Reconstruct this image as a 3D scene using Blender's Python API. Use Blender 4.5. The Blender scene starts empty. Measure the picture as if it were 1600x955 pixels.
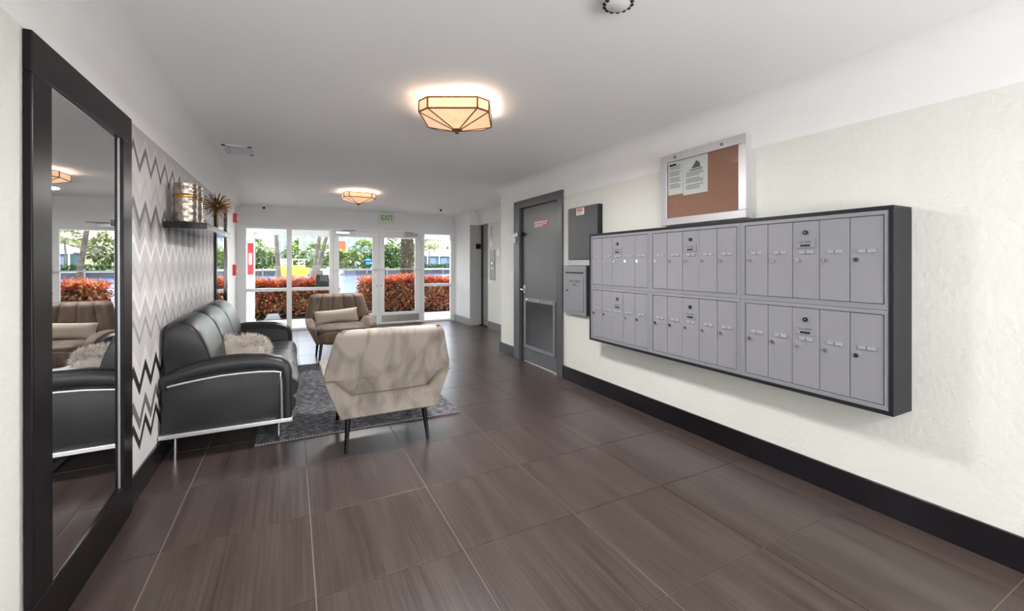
import bpy, bmesh, math, random
from mathutils import Vector, Matrix, Euler
random.seed(7)
R = math.radians
SC = bpy.context.scene
COL = SC.collection

# ------------------------------------------------------------------ camera, sky, sun, exposure
cam_d = bpy.data.cameras.new('camera'); cam = bpy.data.objects.new('camera', cam_d); COL.objects.link(cam)
cam.location = (0, 0, 1.296); cam.rotation_euler = (R(90), 0, -0.4749)
cam_d.sensor_fit = 'HORIZONTAL'; cam_d.sensor_width = 36.0; cam_d.lens = 669.0 / 1600 * 36
cam_d.shift_y = -(477.5 - 411.75) / 1600; cam_d.clip_start = 0.05; cam_d.clip_end = 1500
SC.camera = cam
world = bpy.data.worlds.new('sky'); SC.world = world; world.use_nodes = True
wn = world.node_tree.nodes; wl = world.node_tree.links
sky = wn.new('ShaderNodeTexSky'); sky.sky_type = 'NISHITA'; sky.sun_disc = False
sky.sun_elevation = R(58); sky.sun_rotation = R(35); sky.air_density = 1.0; sky.dust_density = 1.2; sky.ozone_density = 1.0
hs_ = wn.new('ShaderNodeHueSaturation'); hs_.inputs['Saturation'].default_value = .45
wl.new(sky.outputs[0], hs_.inputs['Color']); wl.new(hs_.outputs[0], wn['Background'].inputs[0]); wn['Background'].inputs[1].default_value = 1.45
sun_d = bpy.data.lights.new('sun', 'SUN'); sun_d.energy = 13.0; sun_d.angle = R(0.6); sun_d.color = (1, .95, .88)
sun = bpy.data.objects.new('sun', sun_d); COL.objects.link(sun); sun.location = (20, 30, 40)
sun.rotation_euler = Vector((0.45, 0.55, 1.15)).to_track_quat('Z', 'Y').to_euler()
SC.view_settings.view_transform = 'Standard'; SC.view_settings.look = 'None'
SC.view_settings.exposure = 0.28; SC.view_settings.gamma = 1.0; SC.view_settings.use_curve_mapping = False
SC.cycles.use_denoising = True; SC.cycles.max_bounces = 10; SC.cycles.diffuse_bounces = 6
SC.cycles.transparent_max_bounces = 16; SC.cycles.sample_clamp_indirect = 0
rear_fill_d = bpy.data.lights.new('rear_fill_light', 'AREA'); rear_fill_d.shape = 'RECTANGLE'; rear_fill_d.size = 3.3; rear_fill_d.size_y = 2.2; rear_fill_d.energy = 195; rear_fill_d.color = (.97, .98, 1)  # unseen fill light added behind the camera to brighten the room
rear_fill = bpy.data.objects.new('rear_fill_light', rear_fill_d); COL.objects.link(rear_fill); rear_fill.location = (.98, -2.84, 1.18); rear_fill.rotation_euler = (R(148), 0, 0)
LAMP_WATTS = 46.0     # unseen disk light added below each shade, shining down
LAMP_UP = 9.0         # light spilling onto the ceiling
SHADE_GLOW = 0.5

# ------------------------------------------------------------------ materials
def lin(c):
    c = c / 255.0
    return c / 12.92 if c <= .04045 else ((c + .055) / 1.055) ** 2.4
def rgb(r, g, b): return (lin(r), lin(g), lin(b), 1)
MATS = {}
def mat(name, col, rough=.5, metal=0, var=0, vscale=(8, 8, 8), bump=0, bscale=60, spec=.5, sheen=0, coat=0, emit=None, coords='Object', alpha=None):
    if name in MATS: return MATS[name]
    m = bpy.data.materials.new(name); m.use_nodes = True; MATS[name] = m
    nt = m.node_tree; N, L = nt.nodes, nt.links; b = N['Principled BSDF']
    c = rgb(*col)
    b.inputs['Base Color'].default_value = c; b.inputs['Roughness'].default_value = rough
    b.inputs['Metallic'].default_value = metal; b.inputs['Specular IOR Level'].default_value = spec
    b.inputs['Sheen Weight'].default_value = sheen; b.inputs['Coat Weight'].default_value = coat
    if sheen: b.inputs['Sheen Roughness'].default_value = .35
    if emit: b.inputs['Emission Color'].default_value = rgb(*emit[0]); b.inputs['Emission Strength'].default_value = emit[1]
    tc = N.new('ShaderNodeTexCoord')
    if var:
        mp = N.new('ShaderNodeMapping'); mp.inputs['Scale'].default_value = vscale
        L.new(tc.outputs[coords], mp.inputs[0])
        nz = N.new('ShaderNodeTexNoise'); nz.inputs['Scale'].default_value = 1; nz.inputs['Detail'].default_value = 5
        L.new(mp.outputs[0], nz.inputs['Vector'])
        mx = N.new('ShaderNodeMix'); mx.data_type = 'RGBA'
        mx.inputs['A'].default_value = tuple(v * (1 - var) for v in c[:3]) + (1,)
        mx.inputs['B'].default_value = tuple(min(1, v * (1 + var)) for v in c[:3]) + (1,)
        rp = N.new('ShaderNodeMapRange'); rp.inputs['From Min'].default_value = .3; rp.inputs['From Max'].default_value = .7
        L.new(nz.outputs['Fac'], rp.inputs['Value']); L.new(rp.outputs[0], mx.inputs['Factor'])
        L.new(mx.outputs['Result'], b.inputs['Base Color'])
    if bump:
        n2 = N.new('ShaderNodeTexNoise'); n2.inputs['Scale'].default_value = bscale; n2.inputs['Detail'].default_value = 4
        L.new(tc.outputs['Object'], n2.inputs['Vector'])
        bp = N.new('ShaderNodeBump'); bp.inputs['Strength'].default_value = bump; bp.inputs['Distance'].default_value = .01
        L.new(n2.outputs['Fac'], bp.inputs['Height']); L.new(bp.outputs[0], b.inputs['Normal'])
    return m
def ramp_mat(name, stops, rough=.6, spec=.3, trans=0.0, src='island', scale=1.0, bump=0, k=1.0):
    """colour picked at random per leaf / strand (or per object) from a ramp of real colours"""
    if name in MATS: return MATS[name]
    m = bpy.data.materials.new(name); m.use_nodes = True; MATS[name] = m
    N, L = m.node_tree.nodes, m.node_tree.links; b = N['Principled BSDF']
    b.inputs['Roughness'].default_value = rough; b.inputs['Specular IOR Level'].default_value = spec
    cr = N.new('ShaderNodeValToRGB'); cr.color_ramp.interpolation = 'LINEAR'
    e = cr.color_ramp.elements
    while len(e) < len(stops): e.new(.5)
    for i, (p, c) in enumerate(stops): e[i].position = p; e[i].color = tuple(v * k for v in rgb(*c)[:3]) + (1,)
    if src == 'island':
        g = N.new('ShaderNodeNewGeometry'); L.new(g.outputs['Random Per Island'], cr.inputs[0])
    else:
        tc = N.new('ShaderNodeTexCoord'); nz = N.new('ShaderNodeTexNoise'); nz.inputs['Scale'].default_value = scale; nz.inputs['Detail'].default_value = 6
        nz.inputs['Roughness'].default_value = .65
        L.new(tc.outputs['Object'], nz.inputs['Vector']); L.new(nz.outputs['Fac'], cr.inputs[0])
        if bump:
            bp = N.new('ShaderNodeBump'); bp.inputs['Strength'].default_value = bump; bp.inputs['Distance'].default_value = .01
            L.new(nz.outputs['Fac'], bp.inputs['Height']); L.new(bp.outputs[0], b.inputs['Normal'])
    L.new(cr.outputs[0], b.inputs['Base Color'])
    if trans:
        t = N.new('ShaderNodeBsdfTranslucent'); L.new(cr.outputs[0], t.inputs[0])
        mx = N.new('ShaderNodeMixShader'); mx.inputs[0].default_value = trans
        L.new(b.outputs[0], mx.inputs[1]); L.new(t.outputs[0], mx.inputs[2]); L.new(mx.outputs[0], N['Material Output'].inputs[0])
    return m

# painted plaster with fine trowel relief
WHITE = mat('white_plaster', (238, 238, 238), .7, var=.015, vscale=(2, 2, 2), bump=.06, bscale=9)
CREAM = mat('cream_textured_plaster', (224, 225, 219), .75, var=.02, vscale=(3, 3, 3), bump=.35, bscale=38)
CEIL = mat('white_ceiling_paint', (242, 242, 243), .75, bump=.05, bscale=7)
FRAMEW = mat('white_aluminium', (226, 226, 227), .35)
BASEB = mat('black_baseboard_paint', (21, 20, 26), .22, var=.2, vscale=(3, 3, 3))
BLACKW = mat('black_lacquer', (13, 12, 13), .13, var=.15, vscale=(4, 30, 4))
MIRFR = mat('espresso_wood_frame', (24, 20, 22), .32, var=.22, vscale=(14, 14, 2), spec=.18)
BLACK = mat('matt_black', (14, 14, 16), .5)
STEEL = mat('brushed_steel', (176, 175, 172), .32, 1, var=.12, vscale=(80, 80, 2))
CHROME = mat('polished_chrome', (225, 225, 228), .12, 1)
BOXGREY = mat('mailbox_grey_enamel', (142, 142, 149), .38, var=.02, spec=.4)
BOXDARK = mat('mailbox_gap_grey', (96, 96, 104), .5)
DOORGREY = mat('door_charcoal_paint', (96, 97, 101), .38, var=.04, vscale=(3, 3, 3))
DOORDK = mat('door_trim_charcoal', (80, 80, 84), .35)
PANELDK = mat('electric_panel_charcoal', (78, 79, 82), .42, var=.05)
SURR = mat('mailbox_surround_black', (34, 35, 40), .45, var=.12, spec=.25)
REDP = mat('red_plastic', (190, 44, 54), .4)
PAPER = mat('white_paper', (226, 226, 226), .7)
INK = mat('grey_ink', (105, 105, 110), .8)
INKB = mat('black_ink', (30, 30, 32), .7)
CORK = ramp_mat('terracotta_cork', [(.3, (158, 116, 101)), (.5, (168, 126, 110)), (.7, (176, 134, 118))], .85, .2, src='noise', scale=90, bump=.15)
LEATH = mat('charcoal_leather', (34, 34, 36), .40, var=.1, bump=.09, bscale=160, spec=.5)
GOLD = mat('antique_gold', (182, 142, 78), .3, 1, var=.15, vscale=(20, 20, 20))

def floor_mat():
    m = bpy.data.materials.new('brown_striated_porcelain'); m.use_nodes = True
    N, L = m.node_tree.nodes, m.node_tree.links; b = N['Principled BSDF']
    g = N.new('ShaderNodeNewGeometry'); oi = N.new('ShaderNodeObjectInfo')
    add = N.new('ShaderNodeVectorMath'); add.operation = 'MULTIPLY_ADD'
    add.inputs[1].default_value = (1, 1, 1)
    mul = N.new('ShaderNodeVectorMath'); mul.operation = 'SCALE'; mul.inputs['Scale'].default_value = 37
    cx = N.new('ShaderNodeCombineXYZ'); L.new(oi.outputs['Random'], cx.inputs[0]); L.new(oi.outputs['Random'], cx.inputs[1])
    L.new(cx.outputs[0], mul.inputs[0]); L.new(g.outputs['Position'], add.inputs[0]); L.new(mul.outputs[0], add.inputs[2])
    mp = N.new('ShaderNodeMapping'); mp.inputs['Scale'].default_value = (95, 1.3, 1); L.new(add.outputs[0], mp.inputs[0])
    nz = N.new('ShaderNodeTexNoise'); nz.inputs['Scale'].default_value = 1; nz.inputs['Detail'].default_value = 6; nz.inputs['Roughness'].default_value = .6
    L.new(mp.outputs[0], nz.inputs['Vector'])
    mp2 = N.new('ShaderNodeMapping'); mp2.inputs['Scale'].default_value = (9, .8, 1); L.new(add.outputs[0], mp2.inputs[0])
    nz2 = N.new('ShaderNodeTexNoise'); nz2.inputs['Scale'].default_value = 1; nz2.inputs['Detail'].default_value = 3; L.new(mp2.outputs[0], nz2.inputs['Vector'])
    av = N.new('ShaderNodeMath'); av.operation = 'MULTIPLY_ADD'; av.inputs[1].default_value = .6
    L.new(nz.outputs['Fac'], av.inputs[0])
    m2 = N.new('ShaderNodeMath'); m2.operation = 'MULTIPLY'; m2.inputs[1].default_value = .4; L.new(nz2.outputs['Fac'], m2.inputs[0]); L.new(m2.outputs[0], av.inputs[2])
    cr = N.new('ShaderNodeValToRGB'); e = cr.color_ramp.elements
    e[0].position = .3; e[0].color = rgb(49, 38, 35); e[1].position = .72; e[1].color = rgb(92, 79, 74)
    L.new(av.outputs[0], cr.inputs[0])
    L.new(cr.outputs[0], b.inputs['Base Color'])
    rr = N.new('ShaderNodeMapRange'); rr.inputs['To Min'].default_value = .27; rr.inputs['To Max'].default_value = .37
    L.new(nz.outputs['Fac'], rr.inputs['Value']); L.new(rr.outputs[0], b.inputs['Roughness'])
    bp = N.new('ShaderNodeBump'); bp.inputs['Strength'].default_value = .03; bp.inputs['Distance'].default_value = .003
    L.new(nz.outputs['Fac'], bp.inputs['Height']); L.new(bp.outputs[0], b.inputs['Normal'])
    return m
TILE = floor_mat()
GROUT = mat('pale_grout', (150, 137, 126), .8)

def glass_mat():
    m = bpy.data.materials.new('clear_window_glass'); m.use_nodes = True
    N, L = m.node_tree.nodes, m.node_tree.links; N.remove(N['Principled BSDF'])
    t = N.new('ShaderNodeBsdfTransparent'); t.inputs[0].default_value = (.97, .985, .98, 1)
    g = N.new('ShaderNodeBsdfGlossy'); g.inputs['Roughness'].default_value = 0
    f = N.new('ShaderNodeFresnel'); f.inputs[0].default_value = 1.2
    mx = N.new('ShaderNodeMixShader'); L.new(f.outputs[0], mx.inputs[0]); L.new(t.outputs[0], mx.inputs[1]); L.new(g.outputs[0], mx.inputs[2])
    L.new(mx.outputs[0], N['Material Output'].inputs[0]); return m
GLASS = glass_mat()
def mirror_mat():
    m = bpy.data.materials.new('mirror_silver'); m.use_nodes = True
    N, L = m.node_tree.nodes, m.node_tree.links; N.remove(N['Principled BSDF'])
    g = N.new('ShaderNodeBsdfGlossy'); g.inputs['Roughness'].default_value = 0; g.inputs[0].default_value = (.86, .87, .87, 1)
    L.new(g.outputs[0], N['Material Output'].inputs[0]); return m
MIRROR = mirror_mat()

def wallpaper_mat():
    """printed chevron paper: level = height + zigzag along the wall, bands picked by a constant ramp"""
    m = bpy.data.materials.new('chevron_wallpaper'); m.use_nodes = True
    N, L = m.node_tree.nodes, m.node_tree.links; b = N['Principled BSDF']; b.inputs['Roughness'].default_value = .55
    g = N.new('ShaderNodeNewGeometry'); sp = N.new('ShaderNodeSeparateXYZ'); L.new(g.outputs['Position'], sp.inputs[0])
    def mth(op, a, v=None, w=None):
        n = N.new('ShaderNodeMath'); n.operation = op
        for i, x in enumerate((a, v, w)):
            if x is None: continue
            if isinstance(x, (int, float)): n.inputs[i].default_value = x
            else: L.new(x, n.inputs[i])
        return n.outputs[0]
    u = mth('FRACT', mth('MULTIPLY', mth('SUBTRACT', sp.outputs[1], 3.005), 1 / .2155))   # 0 at a peak
    tri = mth('ABSOLUTE', mth('SUBTRACT', mth('MULTIPLY', u, 2), 1))                      # 1 at a peak, 0 at a trough
    lev = mth('ADD', sp.outputs[2], mth('MULTIPLY', mth('SUBTRACT', 1, tri), .126))       # height of the band's peak
    cr = N.new('ShaderNodeValToRGB'); cr.color_ramp.interpolation = 'CONSTANT'
    bands = [(0, 226), (.29, 226), (.36, 44), (.418, 228), (.475, 120), (.538, 224), (.675, 42), (.738, 226), (.82, 206), (.95, 156), (.985, 206),
             (1.05, 196), (1.10, 240), (1.145, 222), (1.24, 196), (1.31, 214), (1.412, 246), (1.458, 206), (1.54, 168), (1.612, 108), (1.66, 198), (1.74, 190), (1.80, 204), (1.93, 100), (1.978, 200), (2.03, 188)]
    e = cr.color_ramp.elements
    while len(e) < len(bands): e.new(.5)
    for i, (p, v) in enumerate(bands):
        e[i].position = p / 2.4; e[i].color = rgb(v, v - 3 if v > 60 else v - 2, v - 2)
    L.new(mth('MULTIPLY', lev, 1 / 2.4), cr.inputs[0])
    # faint brushed shading of the print inside each light band
    mp = N.new('ShaderNodeMapping'); mp.inputs['Scale'].default_value = (1, 55, 4); L.new(g.outputs['Position'], mp.inputs[0])
    nz = N.new('ShaderNodeTexNoise'); nz.inputs['Scale'].default_value = 1; nz.inputs['Detail'].default_value = 3; L.new(mp.outputs[0], nz.inputs['Vector'])
    rr = N.new('ShaderNodeMapRange'); rr.inputs['To Min'].default_value = .86; rr.inputs['To Max'].default_value = 1.08; L.new(nz.outputs['Fac'], rr.inputs['Value'])
    mx = N.new('ShaderNodeMix'); mx.data_type = 'RGBA'; mx.blend_type = 'MULTIPLY'; mx.inputs['Factor'].default_value = 1
    L.new(cr.outputs[0], mx.inputs['A']); L.new(rr.outputs[0], mx.inputs['B']); L.new(mx.outputs['Result'], b.inputs['Base Color'])
    return m

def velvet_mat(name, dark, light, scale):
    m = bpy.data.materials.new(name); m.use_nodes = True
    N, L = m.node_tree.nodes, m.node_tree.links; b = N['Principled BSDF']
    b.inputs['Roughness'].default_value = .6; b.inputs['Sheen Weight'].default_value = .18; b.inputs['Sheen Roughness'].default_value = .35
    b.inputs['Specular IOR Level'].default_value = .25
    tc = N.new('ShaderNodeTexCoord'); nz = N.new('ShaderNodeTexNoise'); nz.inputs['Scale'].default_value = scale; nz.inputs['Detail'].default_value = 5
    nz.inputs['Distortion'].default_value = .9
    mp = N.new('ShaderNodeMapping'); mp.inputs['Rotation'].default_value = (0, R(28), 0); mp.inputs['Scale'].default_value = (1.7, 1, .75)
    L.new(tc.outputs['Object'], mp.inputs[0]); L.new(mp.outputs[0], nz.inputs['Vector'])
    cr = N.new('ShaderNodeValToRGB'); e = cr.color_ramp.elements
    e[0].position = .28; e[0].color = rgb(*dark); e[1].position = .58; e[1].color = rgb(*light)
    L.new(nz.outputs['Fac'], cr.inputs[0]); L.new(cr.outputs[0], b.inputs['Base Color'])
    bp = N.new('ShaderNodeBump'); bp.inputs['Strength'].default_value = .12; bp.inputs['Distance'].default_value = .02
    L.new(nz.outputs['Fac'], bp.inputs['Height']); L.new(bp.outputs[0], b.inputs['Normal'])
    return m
VELVET_LIT = velvet_mat('taupe_velvet_lit', (124, 114, 107), (166, 156, 148), 5.5)  # near chair: flash light put into the fabric colour
VELVET_SHADED = velvet_mat('taupe_velvet_shaded', (84, 70, 60), (112, 95, 83), 5.0)  # far chair: same fabric, shade put into the colour

# ------------------------------------------------------------------ mesh helpers
OFF = {}
class MB:
    def __init__(s): s.bm = bmesh.new()
    def box(s, x0, x1, y0, y1, z0, z1, bev=0):
        r = bmesh.ops.create_cube(s.bm, size=1)
        for v in r['verts']:
            v.co = Vector((x0 + (v.co.x + .5) * (x1 - x0), y0 + (v.co.y + .5) * (y1 - y0), z0 + (v.co.z + .5) * (z1 - z0)))
        if bev:
            es = {e for v in r['verts'] for e in v.link_edges}
            bmesh.ops.bevel(s.bm, geom=list(es), offset=bev, segments=2, affect='EDGES', profile=.5)
        return s
    def cyl(s, a, b, r0, r1=None, n=16, cap=True):
        a, b = Vector(a), Vector(b); r1 = r0 if r1 is None else r1
        q = (b - a).to_track_quat('Z', 'Y')
        ra = [s.bm.verts.new(a + q @ Vector((r0 * math.cos(t * 2 * math.pi / n), r0 * math.sin(t * 2 * math.pi / n), 0))) for t in range(n)]
        rb = [s.bm.verts.new(b + q @ Vector((r1 * math.cos(t * 2 * math.pi / n), r1 * math.sin(t * 2 * math.pi / n), 0))) for t in range(n)]
        for i in range(n): s.bm.faces.new((ra[i], ra[(i + 1) % n], rb[(i + 1) % n], rb[i]))
        if cap: s.bm.faces.new(ra[::-1]); s.bm.faces.new(rb)
        return s
    def tube(s, pts, rad, n=8):
        pts = [Vector(p) for p in pts]; rings = []
        rads = rad if isinstance(rad, (list, tuple)) else [rad] * len(pts)
        for i, p in enumerate(pts):
            d = (pts[min(i + 1, len(pts) - 1)] - pts[max(i - 1, 0)]).normalized()
            q = Vector((0, 0, 1)).rotation_difference(d) if d.z > -.95 else d.to_track_quat('Z', 'Y')
            rings.append([s.bm.verts.new(p + q @ Vector((rads[i] * math.cos(t * 2 * math.pi / n), rads[i] * math.sin(t * 2 * math.pi / n), 0))) for t in range(n)])
        for a, b in zip(rings, rings[1:]):
            for i in range(n): s.bm.faces.new((a[i], a[(i + 1) % n], b[(i + 1) % n], b[i]))
        s.bm.faces.new(rings[0][::-1]); s.bm.faces.new(rings[-1]); return s
    def loft(s, rings, closed=True, caps=True):
        vr = [[s.bm.verts.new(p) for p in r] for r in rings]; n = len(vr[0])
        for a, b in zip(vr, vr[1:]):
            for i in range(n if closed else n - 1): s.bm.faces.new((a[i], a[(i + 1) % n], b[(i + 1) % n], b[i]))
        if caps and closed: s.bm.faces.new(vr[0][::-1]); s.bm.faces.new(vr[-1])
        return s
    def lathe(s, prof, c=(0, 0, 0), n=32, axis='Z'):
        rings = []
        for r, z in prof:
            ring = []
            for t in range(n):
                a = t * 2 * math.pi / n; x, y = r * math.cos(a), r * math.sin(a)
                p = Vector((x, y, z)) if axis == 'Z' else (Vector((z, x, y)) if axis == 'X' else Vector((y, z, x)))
                ring.append(p + Vector(c))
            rings.append(ring)
        return s.loft(rings)
    def prism(s, poly, y0, y1, axis='Y', bev=0):
        f = {'Y': lambda p, y: Vector((p[0], y, p[1])), 'X': lambda p, y: Vector((y, p[0], p[1])), 'Z': lambda p, y: Vector((p[0], p[1], y))}[axis]
        k = len(s.bm.edges)
        a = [s.bm.verts.new(f(p, y0)) for p in poly]; b = [s.bm.verts.new(f(p, y1)) for p in poly]; n = len(poly)
        fs = [s.bm.faces.new((a[i], a[(i + 1) % n], b[(i + 1) % n], b[i])) for i in range(n)]
        fa, fb = s.bm.faces.new(a[::-1]), s.bm.faces.new(b)
        if bev: bmesh.ops.bevel(s.bm, geom=list(fa.edges) + list(fb.edges), offset=bev, segments=3, affect='EDGES', profile=.5)
        return s
    def puff(s, c, size, e=.45, n=24, m=14, rot=None):
        """superellipsoid cushion"""
        c = Vector(c); rings = []
        pw = lambda v, k: math.copysign(abs(v) ** k, v)
        for j in range(m + 1):
            ph = -math.pi / 2 + math.pi * j / m
            ring = []
            for i in range(n):
                th = 2 * math.pi * i / n
                p = Vector((size[0] / 2 * pw(math.cos(ph), .55) * pw(math.cos(th), e), size[1] / 2 * pw(math.cos(ph), .55) * pw(math.sin(th), e), size[2] / 2 * pw(math.sin(ph), .8)))
                ring.append(c + (rot @ p if rot else p))
            rings.append(ring)
        return s.loft(rings)
    def pillow(s, c, w, h, t, rot, n=22, m=12):
        """knife-edge cushion lying in local x (width) and z (height)"""
        G = []
        for side in (1, -1):
            g = []
            for j in range(m + 1):
                row = []
                for i in range(n + 1):
                    u, v = -1 + 2 * i / n, -1 + 2 * j / m
                    k = max(0, (1 - u * u) * (1 - v * v)) ** .42
                    p = Vector((u * w / 2 * (1 - .05 * (1 - v * v)), -side * (t / 2 * k), v * h / 2 * (1 - .10 * (1 - u * u))))
                    row.append(s.bm.verts.new(Vector(c) + rot @ p))
                g.append(row)
            G.append(g)
            for a, b in zip(g, g[1:]):
                for i in range(n): s.bm.faces.new((a[i], a[i + 1], b[i + 1], b[i]))
        bmesh.ops.remove_doubles(s.bm, verts=s.bm.verts[:], dist=.0005); return s
    def quad(s, *p): s.bm.faces.new([s.bm.verts.new(q) for q in p]); return s
    def build(s, name, material, parent=None, smooth=False, kind=None, label=None, raw=False):
        bmesh.ops.recalc_face_normals(s.bm, faces=s.bm.faces)
        me = bpy.data.meshes.new(name); off = Vector((0, 0, 0)); loc = Vector((0, 0, 0))
        if parent is not None: off = OFF.get(parent.name, Vector((0, 0, 0)))
        elif not raw:
            xs = [v.co for v in s.bm.verts]
            lo = Vector([min(v[i] for v in xs) for i in range(3)]); hi = Vector([max(v[i] for v in xs) for i in range(3)])
            loc = Vector(((lo.x + hi.x) / 2, (lo.y + hi.y) / 2, lo.z)); off = loc
        for v in s.bm.verts: v.co -= off
        if smooth:
            for f in s.bm.faces: f.smooth = True
        s.bm.to_mesh(me); s.bm.free()
        me.materials.append(material)
        if smooth: me.set_sharp_from_angle(angle=R(42))
        o = bpy.data.objects.new(name, me); COL.objects.link(o); o.location = loc
        OFF[o.name] = off
        if parent is not None: o.parent = parent
        if kind: o['kind'] = kind
        if label: o['label'] = label
        return o
def bx(*a, bev=0): return MB().box(*a, bev=bev)
def thing(name, label, cat, loc=(0, 0, 0), rot=(0, 0, 0), group=None, local=False):
    o = bpy.data.objects.new(name, None); COL.objects.link(o); o.location = loc; o.rotation_euler = rot
    o.empty_display_size = .1
    OFF[o.name] = Vector((0, 0, 0)) if local else Vector(loc)
    o['label'] = label; o['category'] = cat
    if group: o['group'] = group
    return o
def tag(o, label, cat, group=None, kind=None):
    o['label'] = label; o['category'] = cat
    if group: o['group'] = group
    if kind: o['kind'] = kind
    return o
def struct(name, mb, material, parent=None, smooth=False):
    o = mb.build(name, material, parent, smooth, raw=True)
    if parent is None: o['kind'] = 'structure'
    return o
def sroot(name):
    o = bpy.data.objects.new(name, None); COL.objects.link(o); o['kind'] = 'structure'; OFF[o.name] = Vector((0, 0, 0)); return o
def link_copy(src, name, parent, loc):
    o = bpy.data.objects.new(name, src.data); COL.objects.link(o); o.parent = parent; o.location = loc; OFF[o.name] = OFF[src.name]; return o
def copy_tree(o, parent=None):
    c = o.copy(); COL.objects.link(c); c.parent = parent if parent else o.parent
    for ch in list(o.children): copy_tree(ch, c)
    return c
def text(name, body, size, loc, rot, material, parent, sx=1.0, align='CENTER', depth=.0008, bold=0):
    cu = bpy.data.curves.new(name, 'FONT'); cu.body = body; cu.size = size; cu.offset = bold; cu.extrude = depth; cu.align_x = align; cu.align_y = 'CENTER'
    cu.materials.append(material); tmp = bpy.data.objects.new(name, cu); COL.objects.link(tmp)
    bpy.context.view_layer.update(); me = bpy.data.meshes.new_from_object(tmp.evaluated_get(bpy.context.evaluated_depsgraph_get()))
    bpy.data.objects.remove(tmp); bpy.data.curves.remove(cu); me.name = name
    o = bpy.data.objects.new(name, me); COL.objects.link(o)
    o.parent = parent; o.location = Vector(loc) - OFF[parent.name]; o.rotation_euler = rot; o.scale = (sx, 1, 1); return o
FACE_LEFT = (R(90), 0, R(-90))     # lettering on the right-hand wall
FACE_CAM = (R(90), 0, 0)           # lettering on the far wall

# ------------------------------------------------------------------ room shell
XL, XR, YB, ZC = -.768, 2.731, 9.30, 2.38
RW, XA, XP = 2.06, 3.50, 3.30       # painted edge height, alcove wall, pillar by the far glazing
YREAR = -2.9
COVE = .14
# floor: mortar bed with individual tiles
fl = struct('floor', bx(-1.0, 3.75, YREAR - .1, YB + .1, -.12, -.0035), GROUT)
P = .61; gap = .0042
xs = [-.95] + [-.5263 + P * i for i in range(0, 8)]
ys = [3.042 - P * 10 + P * j for j in range(0, 21)]
xs_edges = [XL - .1] + xs[1:]; ys_edges = [y for y in ys if y > YREAR] + [YB + .05]
cache = {}
for i in range(len(xs_edges) - 1):
    for j in range(len(ys_edges) - 1):
        x0, x1, y0, y1 = xs_edges[i], xs_edges[i + 1], ys_edges[j], ys_edges[j + 1]
        if x0 > 2.6 and y1 < 5.5: continue
        if x0 < -.5 and y0 < 7.6: x0 = max(x0, XL - .02)
        if x0 < 2.6 and y1 < 5.5: x1 = min(x1, XR + .02)
        if x0 > 3.65: continue
        x1 = min(x1, 3.72)
        key = (round(x1 - x0, 3), round(y1 - y0, 3))
        if key not in cache:
            me = MB().box(gap / 2, x1 - x0 - gap / 2, gap / 2, y1 - y0 - gap / 2, -.010, 0, bev=.0012)
            t = me.build('tile', TILE, fl); cache[key] = t; t.location = (x0, y0, 0)
        else:
            t = link_copy(cache[key], 'tile', fl, (x0, y0, 0))

def cove_strip(mb, xw, sgn, y0, y1, zlow, n=10):
    """vertical white band above the paint line and the quarter-round into the ceiling; sgn=+1: room lies at greater x"""
    prof = [(xw, zlow), (xw, ZC - COVE)]
    for k in range(1, n + 1):
        a = math.pi / 2 * k / n
        prof.append((xw + sgn * COVE * (1 - math.cos(a)), ZC - COVE + COVE * math.sin(a)))
    prof += [(xw - sgn * .004, ZC), (xw - sgn * .004, zlow)]
    return mb.prism(prof, y0, y1)
wl_ = struct('wall_left', bx(XL - .12, XL, YREAR, 7.60, -.05, ZC), CREAM)
struct('upper_band', cove_strip(MB(), XL + .001, 1, YREAR, 7.60, RW - .005), WHITE, wl_, smooth=True)
struct('white_panel', bx(XL - .01, XL + .002, 6.62, 7.601, .0, RW), WHITE, wl_)
struct('wallpaper', bx(XL - .01, XL + .003, 2.70, 5.72, .14, RW - .006), wallpaper_mat(), wl_)
wl2 = struct('wall_left_return', bx(-1.02, -.90, 7.50, YB + .1, -.05, ZC), WHITE)
struct('upper_band', cove_strip(MB(), -.899, 1, 7.6, YB, RW), WHITE, wl2, smooth=True)
# right wall with the service-door opening (y 4.13 .. 5.10, z 0 .. 2.05)
DY0, DY1, DZ = 4.14, 5.06, 2.045
wr = struct('wall_right', MB().box(XR, XR + .14, YREAR, DY0, -.05, ZC).box(XR, XR + .14, DY1, 5.66, -.05, ZC).box(XR, XR + .14, DY0, DY1, DZ, ZC), CREAM)
struct('upper_band', cove_strip(MB(), XR - .001, -1, YREAR, 5.663, RW), WHITE, wr, smooth=True)
wa = struct('wall_alcove', MB().box(XA, XA + .07, 5.56, 7.86, -.05, ZC).box(XA + .002, XA + .25, 7.862, 8.349, 2.10, ZC).box(XR + .02, XA + .1, 5.56, 5.655, -.05, ZC).box(XA + .13, XA + .2, 7.3, 8.45, -.05, 2.2), CREAM)
struct('upper_band', cove_strip(MB(), XA - .001, -1, 5.66, 8.346, 2.10), WHITE, wa, smooth=True)
wp = struct('wall_pillar', bx(XP, XA + .25, 8.35, YB + .12, -.05, ZC), WHITE)
struct('upper_band', cove_strip(MB(), XP - .001, -1, 8.347, YB, RW), WHITE, wp, smooth=True)
struct('grey_facing', bx(XP + .004, 3.585, 8.344, 8.352, .0, 2.10), mat('pale_grey_paint', (176, 176, 178), .5), wp)
wb = struct('wall_back', bx(-1.02, XP + .02, YB, YB + .14, 1.985, ZC), mat('bulkhead_white_paint', (222, 222, 223), .7))
wre = struct('wall_rear', bx(-1.0, XR + .2, YREAR - .12, YREAR, -.05, ZC), WHITE)
ce = struct('ceiling', bx(-1.05, 3.8, YREAR - .12, YB + .14, ZC, ZC + .12), CEIL)
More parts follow.
